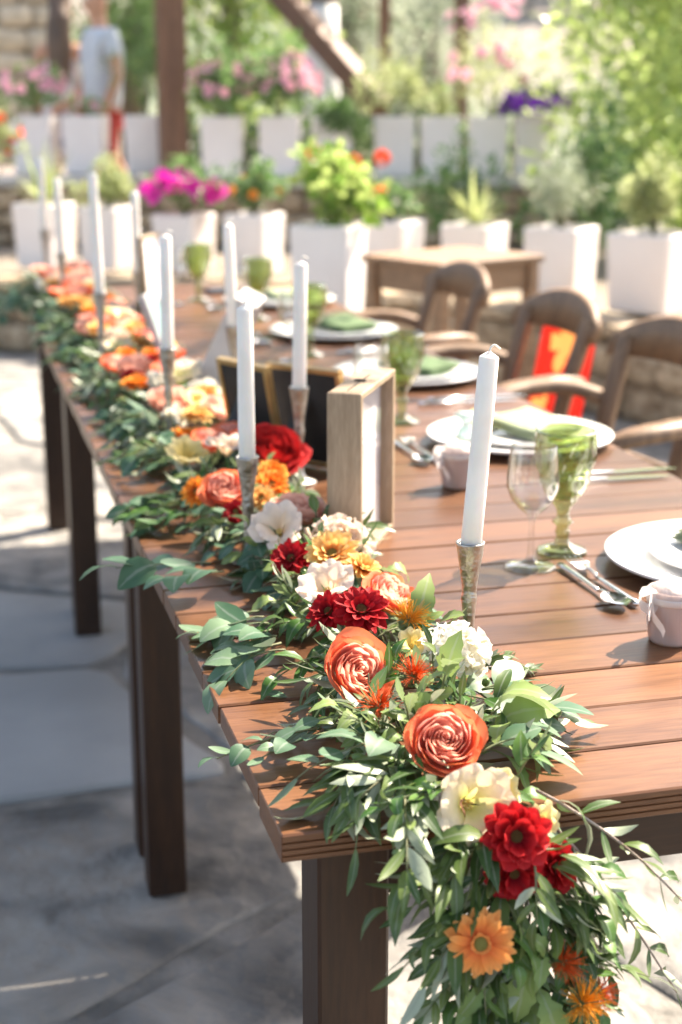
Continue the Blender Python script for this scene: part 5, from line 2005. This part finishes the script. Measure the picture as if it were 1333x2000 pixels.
def garland_foliage():
    r = random.Random(101)
    # near part on the table
    y = .02
    while y < 1.25:
        c = path_at(y)
        for s_ in (-1, 1):
            for _ in range(2):
                a = r.uniform(-.9, .75)
                d = V((s_ * math.cos(a), math.sin(a) - .25, r.uniform(.0, .55)))
                b0 = V((c.x + s_ * r.uniform(.0, .045), y + r.uniform(-.03, .03), r.uniform(.765, .795)))
                L_ = r.uniform(.06, .125)
                q = r.random()
                lim = (.62 if y > .25 else .9) if s_ < 0 else .8
                if q < .52:
                    sprig(b0, d, L_ * lim, 'olive', r.randint(4, 6), r.uniform(.036, .054), r, droop=1.0, fruit=1 if r.random() < .5 else 0)
                elif q < .72:
                    sprig(b0, d, L_ * .8, 'ruscus', 4, .034, r, droop=.8)
                elif q < .90:
                    sprig(b0, d, L_ * lim, 'euc', r.randint(4, 6), .040, r, droop=1.0)
                else:
                    sprig(b0, d, .05, 'oak', 3, .046, r, droop=.6)
        y += .043
    # short upright leaves tucked between the blossoms
    for k in range(70):
        y = r.uniform(0, 1.2)
        c = path_at(y)
        b0 = V((c.x + r.uniform(-.05, .06), y, .775))
        sprig(b0, V((r.uniform(-.5, .5), r.uniform(-.7, .3), 1)), r.uniform(.035, .055), r.choice(('olive', 'ruscus', 'ruscus', 'oak')), 3, r.uniform(.026, .036), r, droop=.3)
    for k in range(10):
        sprig(V((.135 + r.uniform(-.03, .03), .10 + r.uniform(-.03, .03), .776)), V((r.uniform(-1, .6), r.uniform(-.6, .2), .9)), .05, r.choice(('olive', 'ruscus', 'oak')), 4, .036, r, droop=.5)
    # olive fans at the front left corner, falling over the edge
    for k in range(11):
        b0 = V((.105 + r.uniform(-.02, .05), .015 + r.uniform(-.02, .07), .785))
        a = r.uniform(-2.75, -1.55)
        sprig(b0, V((math.cos(a), math.sin(a), .18)), r.uniform(.06, .105), 'olive', 5, .046, r, droop=.95, fruit=2)
    # right side near the front: big pale leaves on the table
    for q in ((.215, .10), (.235, .15), (.245, .19), (.20, .06), (.25, .12)):
        b0 = V((q[0], q[1], .782))
        sprig(b0, V((1, r.uniform(-.5, .5), .2)), .075, 'olive', 6, .045, r, droop=.9, fruit=2)
        sprig(b0, V((1, r.uniform(-.7, .3), .35)), .05, 'euc', 3, .052, r, droop=.7)
    for q in ((.185, .135, .81), (.20, .205, .80), (.235, .33, .79), (.215, .10, .79)):
        sprig(V(q), V((r.uniform(-.1, .5), -.5, .8)), .022, 'oak', 2, .052, r, droop=.2)
    for p_, ax_, ln in (((.200, .170, .800), (.10, -.25, 1), .058), ((.176, .150, .800), (.35, -.8, .35), .045), ((.222, .345, .795), (.35, -.1, 1), .058), ((.145, .125, .805), (.5, -.75, .25), .042), ((.225, .10, .785), (.9, -.35, .35), .060),
                       ((.235, .135, .782), (1, .1, .25), .062), ((.13, .27, .795), (-.5, -.5, .5), .045), ((.19, -.075, .655), (-.2, -.35, -.9), .060), ((.165, -.08, .64), (-.7, -.3, -.7), .055), ((.20, -.085, .625), (.2, -.3, -.9), .060)):
        leaves['oak'].append(leaf_mat(V(p_), V(ax_), V((-.3, -.75, .55)) + rvec(r) * .3, ln))
    # feathery olive tips by the nearest candlestick
    for k in range(5):
        sprig(V((.265, .27, .772)), V((1, r.uniform(-.1, .5), .18)), .075, 'olive', 5, .030, r, droop=.7)
    # eucalyptus: cluster left of the red blossoms, branch at the corner, branch overhanging the left edge
    for k in range(7):
        sprig(V((.085, .36 + .022 * k, .778)), V((-1, r.uniform(-.6, .3), .12)), r.uniform(.05, .085), 'euc', 5, .046, r, droop=.8)
    sprig(V((.075, .165, .770)), V((-1, -.12, .05)), .105, 'euc', 7, .030, r, droop=.25, wander=.2)
    sprig(V((.080, .150, .772)), V((-1, -.35, .05)), .075, 'euc', 5, .028, r, droop=.3, wander=.2)
    sprig(V((.065, .70, .775)), V((-1, .02, .12)), .120, 'euc', 5, .062, r, droop=.15, wander=.15)
    sprig(V((.075, .66, .775)), V((-1, -.30, .10)), .080, 'euc', 4, .050, r, droop=.3)
    for k in range(6):
        sprig(V((.09, .93 + .03 * k, .775)), V((-1, r.uniform(-.4, .4), .1)), .09, 'euc' if k % 2 else 'ruscus', 5, .045, r, droop=.7)
    # far part, looser
    y = 1.25
    while y < 3.75:
        c = path_at(y)
        for s_ in (-1, -1, 1):
            a = r.uniform(-.9, .9)
            d = V((s_ * math.cos(a), math.sin(a), r.uniform(.0, .5)))
            b0 = V((c.x + s_ * r.uniform(.0, .05), y, r.uniform(.77, .80)))
            q = r.random()
            kind = 'olive' if q < .4 else 'euc' if q < .75 else 'ruscus'
            sprig(b0, d, r.uniform(.07, .125), kind, 6, .046 if kind != 'ruscus' else .036, r, droop=.9)
        y += .036
    for k in range(9):
        sprig(V((.03, 3.35 + .05 * k, .775)), V((-1, r.uniform(-.5, .3), .1)), .15, 'euc', 7, .05, r, droop=1.1)
    # the hanging end
    for k in range(32):
        z = r.uniform(.60, .765)
        q = (.765 - z) / .165
        b0 = V((.175 + .02 * q + r.uniform(-.02, .03), -.035 - .03 * q, z))
        s_ = -1 if k % 5 < 3 else 1
        d = V((s_ * r.uniform(.5, 1.0), -.35 + r.uniform(-.25, .2), r.uniform(-.7, .2)))
        sprig(b0, d, r.uniform(.065, .115), 'olive', r.randint(4, 6), r.uniform(.040, .056), r, droop=.6, fruit=1 if s_ > 0 or k % 3 == 0 else 0)
    for k in range(24):
        z = r.uniform(.585, .74)
        b0 = V((.19 + r.uniform(-.04, .06), -.055 + r.uniform(-.02, .01), z))
        sprig(b0, V((r.uniform(-.8, .8), -.6, -.5)), .05, r.choice(('olive', 'ruscus', 'olive', 'oak')), 4, .036, r, droop=.7)
    for k in range(5):
        sprig(V((.15 + .02 * k, -.06, .63)), V((r.uniform(-.5, .3), -.4, -1)), .05, 'oak', 3, .055, r, droop=.4)
    # two bare trailing twigs on the right with sparse leaves, one straight twig in front
    for a, d, L_ in ((V((.222, -.012, .770)), V((1.0, -.25, -.55)), .185), (V((.235, -.03, .74)), V((.8, -.25, -.9)), .19), (V((.23, -.04, .70)), V((.75, -.2, -.9)), .13)):
        sprig(a, d, L_, 'olive', 8, .038, r, droop=.55, stem_r=.0017, mat='twig', spread=.9, fruit=5, wander=.5)
    sprig(V((.128, -.03, .79)), V((.02, -.28, -1)), .15, 'olive', 3, .05, r, droop=.3, stem_r=.0021, mat='twig', spread=.35, wander=.18)
def more_blossoms():
    r = random.Random(303)
    kinds = ['rosefar_peach', 'rosefar_peach', 'mumfar_amber', 'mumfar_amber', 'mumfar_orange', 'carn_blush', 'carn_white', 'lis_cream', 'lis_blush', 'rosefar_coral', 'rosefar_coral', 'mumfar_red', 'lis_yellow']
    n_ = 0
    for k in range(900):
        y = r.uniform(1.12, 3.72)
        c = path_at(y)
        p = V((c.x + r.uniform(-.055, .075), y, r.uniform(.808, .832)))
        dia = r.uniform(.05, .072)
        if any((p - q).length < (rr + dia / 2) * .86 for q, rr in FLOWERS) or any(abs(p.x - q[0]) < dia * .5 + .006 and abs(p.y - q[1]) < dia * .5 + .006 for q in CANDLES):
            continue
        flower(r.choice(kinds), p, dia, (CF * .7 + UP * .7 + SUN * .7 + rvec(r) * .3).normalized(), r.uniform(0, 6), r.randrange(3))
        n_ += 1
        if n_ > 44:
            break
more_blossoms()
garland_foliage()

def emit_garland():
    limit = {'olive': 300, 'euc': 130, 'oak': 60, 'ruscus': 90}
    inv = Matrix.Translation(-GO)
    for kind, L_ in leaves.items():
        L_.sort(key=lambda m_: (m_.translation - CAM).length)
        for i, m_ in enumerate(L_[:limit[kind]]):
            o = link(NM[kind], LM[kind][i % 3], garland)
            o.matrix_local = inv @ m_
        rest = MB()
        for i, m_ in enumerate(L_[limit[kind]:]):
            rest.inst(LEAF[kind, i % 3], inv @ m_)
        if rest.v:
            o = rest.obj(NM[kind] + '_mass', LM[kind][0].materials[0], garland)
            o['kind'] = 'stuff'
    near = sorted(stems, key=lambda s_: (s_[0][0] - CAM).length)
    far = MB()
    for i, (pts, rr, mt) in enumerate(near):
        b = MB() if i < 140 or mt == 'twig' else far
        b.tube([p - GO for p in pts], [lerp(rr, rr * .5, k / (len(pts) - 1)) for k in range(len(pts))], 5)
        if b is not far:
            b.obj('twig' if mt == 'twig' else 'stem', mt, garland)
    o = far.obj('stem_mass', 'stem', garland)
    o['kind'] = 'stuff'
    fm = MB().ball((0, 0, 0), 1, 8, 7, (.8, .8, 1.25)).mesh('olive', 'fruit')
    for c, rr in olives[:60]:
        o = link('olive', fm, garland)
        o.matrix_local = inv @ basis(rvec(rng), 0, c, rr)
    core = MB()
    pts = [V((.195, -.058, .585)) - GO, V((.190, -.045, .68)) - GO, V((.178, -.028, .745)) - GO, V((.165, .005, .772)) - GO] + [p + V((0, 0, -.016)) - GO for p in path if p.y > .03]
    core.tube(pts, [.005, .006, .007] + [.009] * (len(pts) - 3), 7)
    core.obj('garland_rope', 'rope', garland)
emit_garland()
print('LEAVES', {k: len(v) for k, v in leaves.items()}, 'stems', len(stems), 'olives', len(olives))

# a fallen leaf and small sprigs on the plates
def plate_sprigs():
    r = random.Random(6)
    for x, y, wd in ((.765, .60, 'nearest'), (.672, 1.385, 'second')):
        t = thing('plate_posy', 'small yellow blossom with green sprig on the ' + wd + ' place setting', 'flowers', (x, y, .775))
        for k in range(5):
            a = r.uniform(0, 6)
            o = link('leaf', LM['ruscus'][k % 3], t)
            o.matrix_local = leaf_mat(V((0, 0, .004)), V((math.cos(a), math.sin(a), .25)), UP, .045)
        o = link('blossom', FM['stamen'], t)
        o.matrix_local = basis(V((-.3, -.4, .8)), 0, (0, 0, .014), .022)
        for me in FM['lis_yellow', 1]:
            link('petal', me, o)
plate_sprigs()
fl = link('fallen_leaf', LM['euc'][0], None)
fl.matrix_world = leaf_mat(V((.048, .305, .7525)), V((.9, -.4, .02)), UP, .026)
tag(fl, 'single fallen eucalyptus leaf on the table near the left edge', 'leaf')

# ------------------------------------------------------------------ warm summer haze over the valley
hz = MB().box((20, 90, 19), (640, 320, 50)).obj('haze', None, None, smooth=False)
hz['kind'] = 'stuff'
hz['label'] = 'thin pale summer haze filling the air towards the hillside'
hm = bpy.data.materials.new('haze')
hm.use_nodes = True
hn = hm.node_tree.nodes
hn.remove(hn['Principled BSDF'])
pv = hn.new('ShaderNodeVolumePrincipled')
pv.inputs['Color'].default_value = (0.86, 0.92, 1.0, 1)
pv.inputs['Density'].default_value = 0.0008
pv.inputs['Anisotropy'].default_value = 0.2
hm.node_tree.links.new(pv.outputs[0], hn['Material Output'].inputs['Volume'])
hz.data.materials.append(hm)
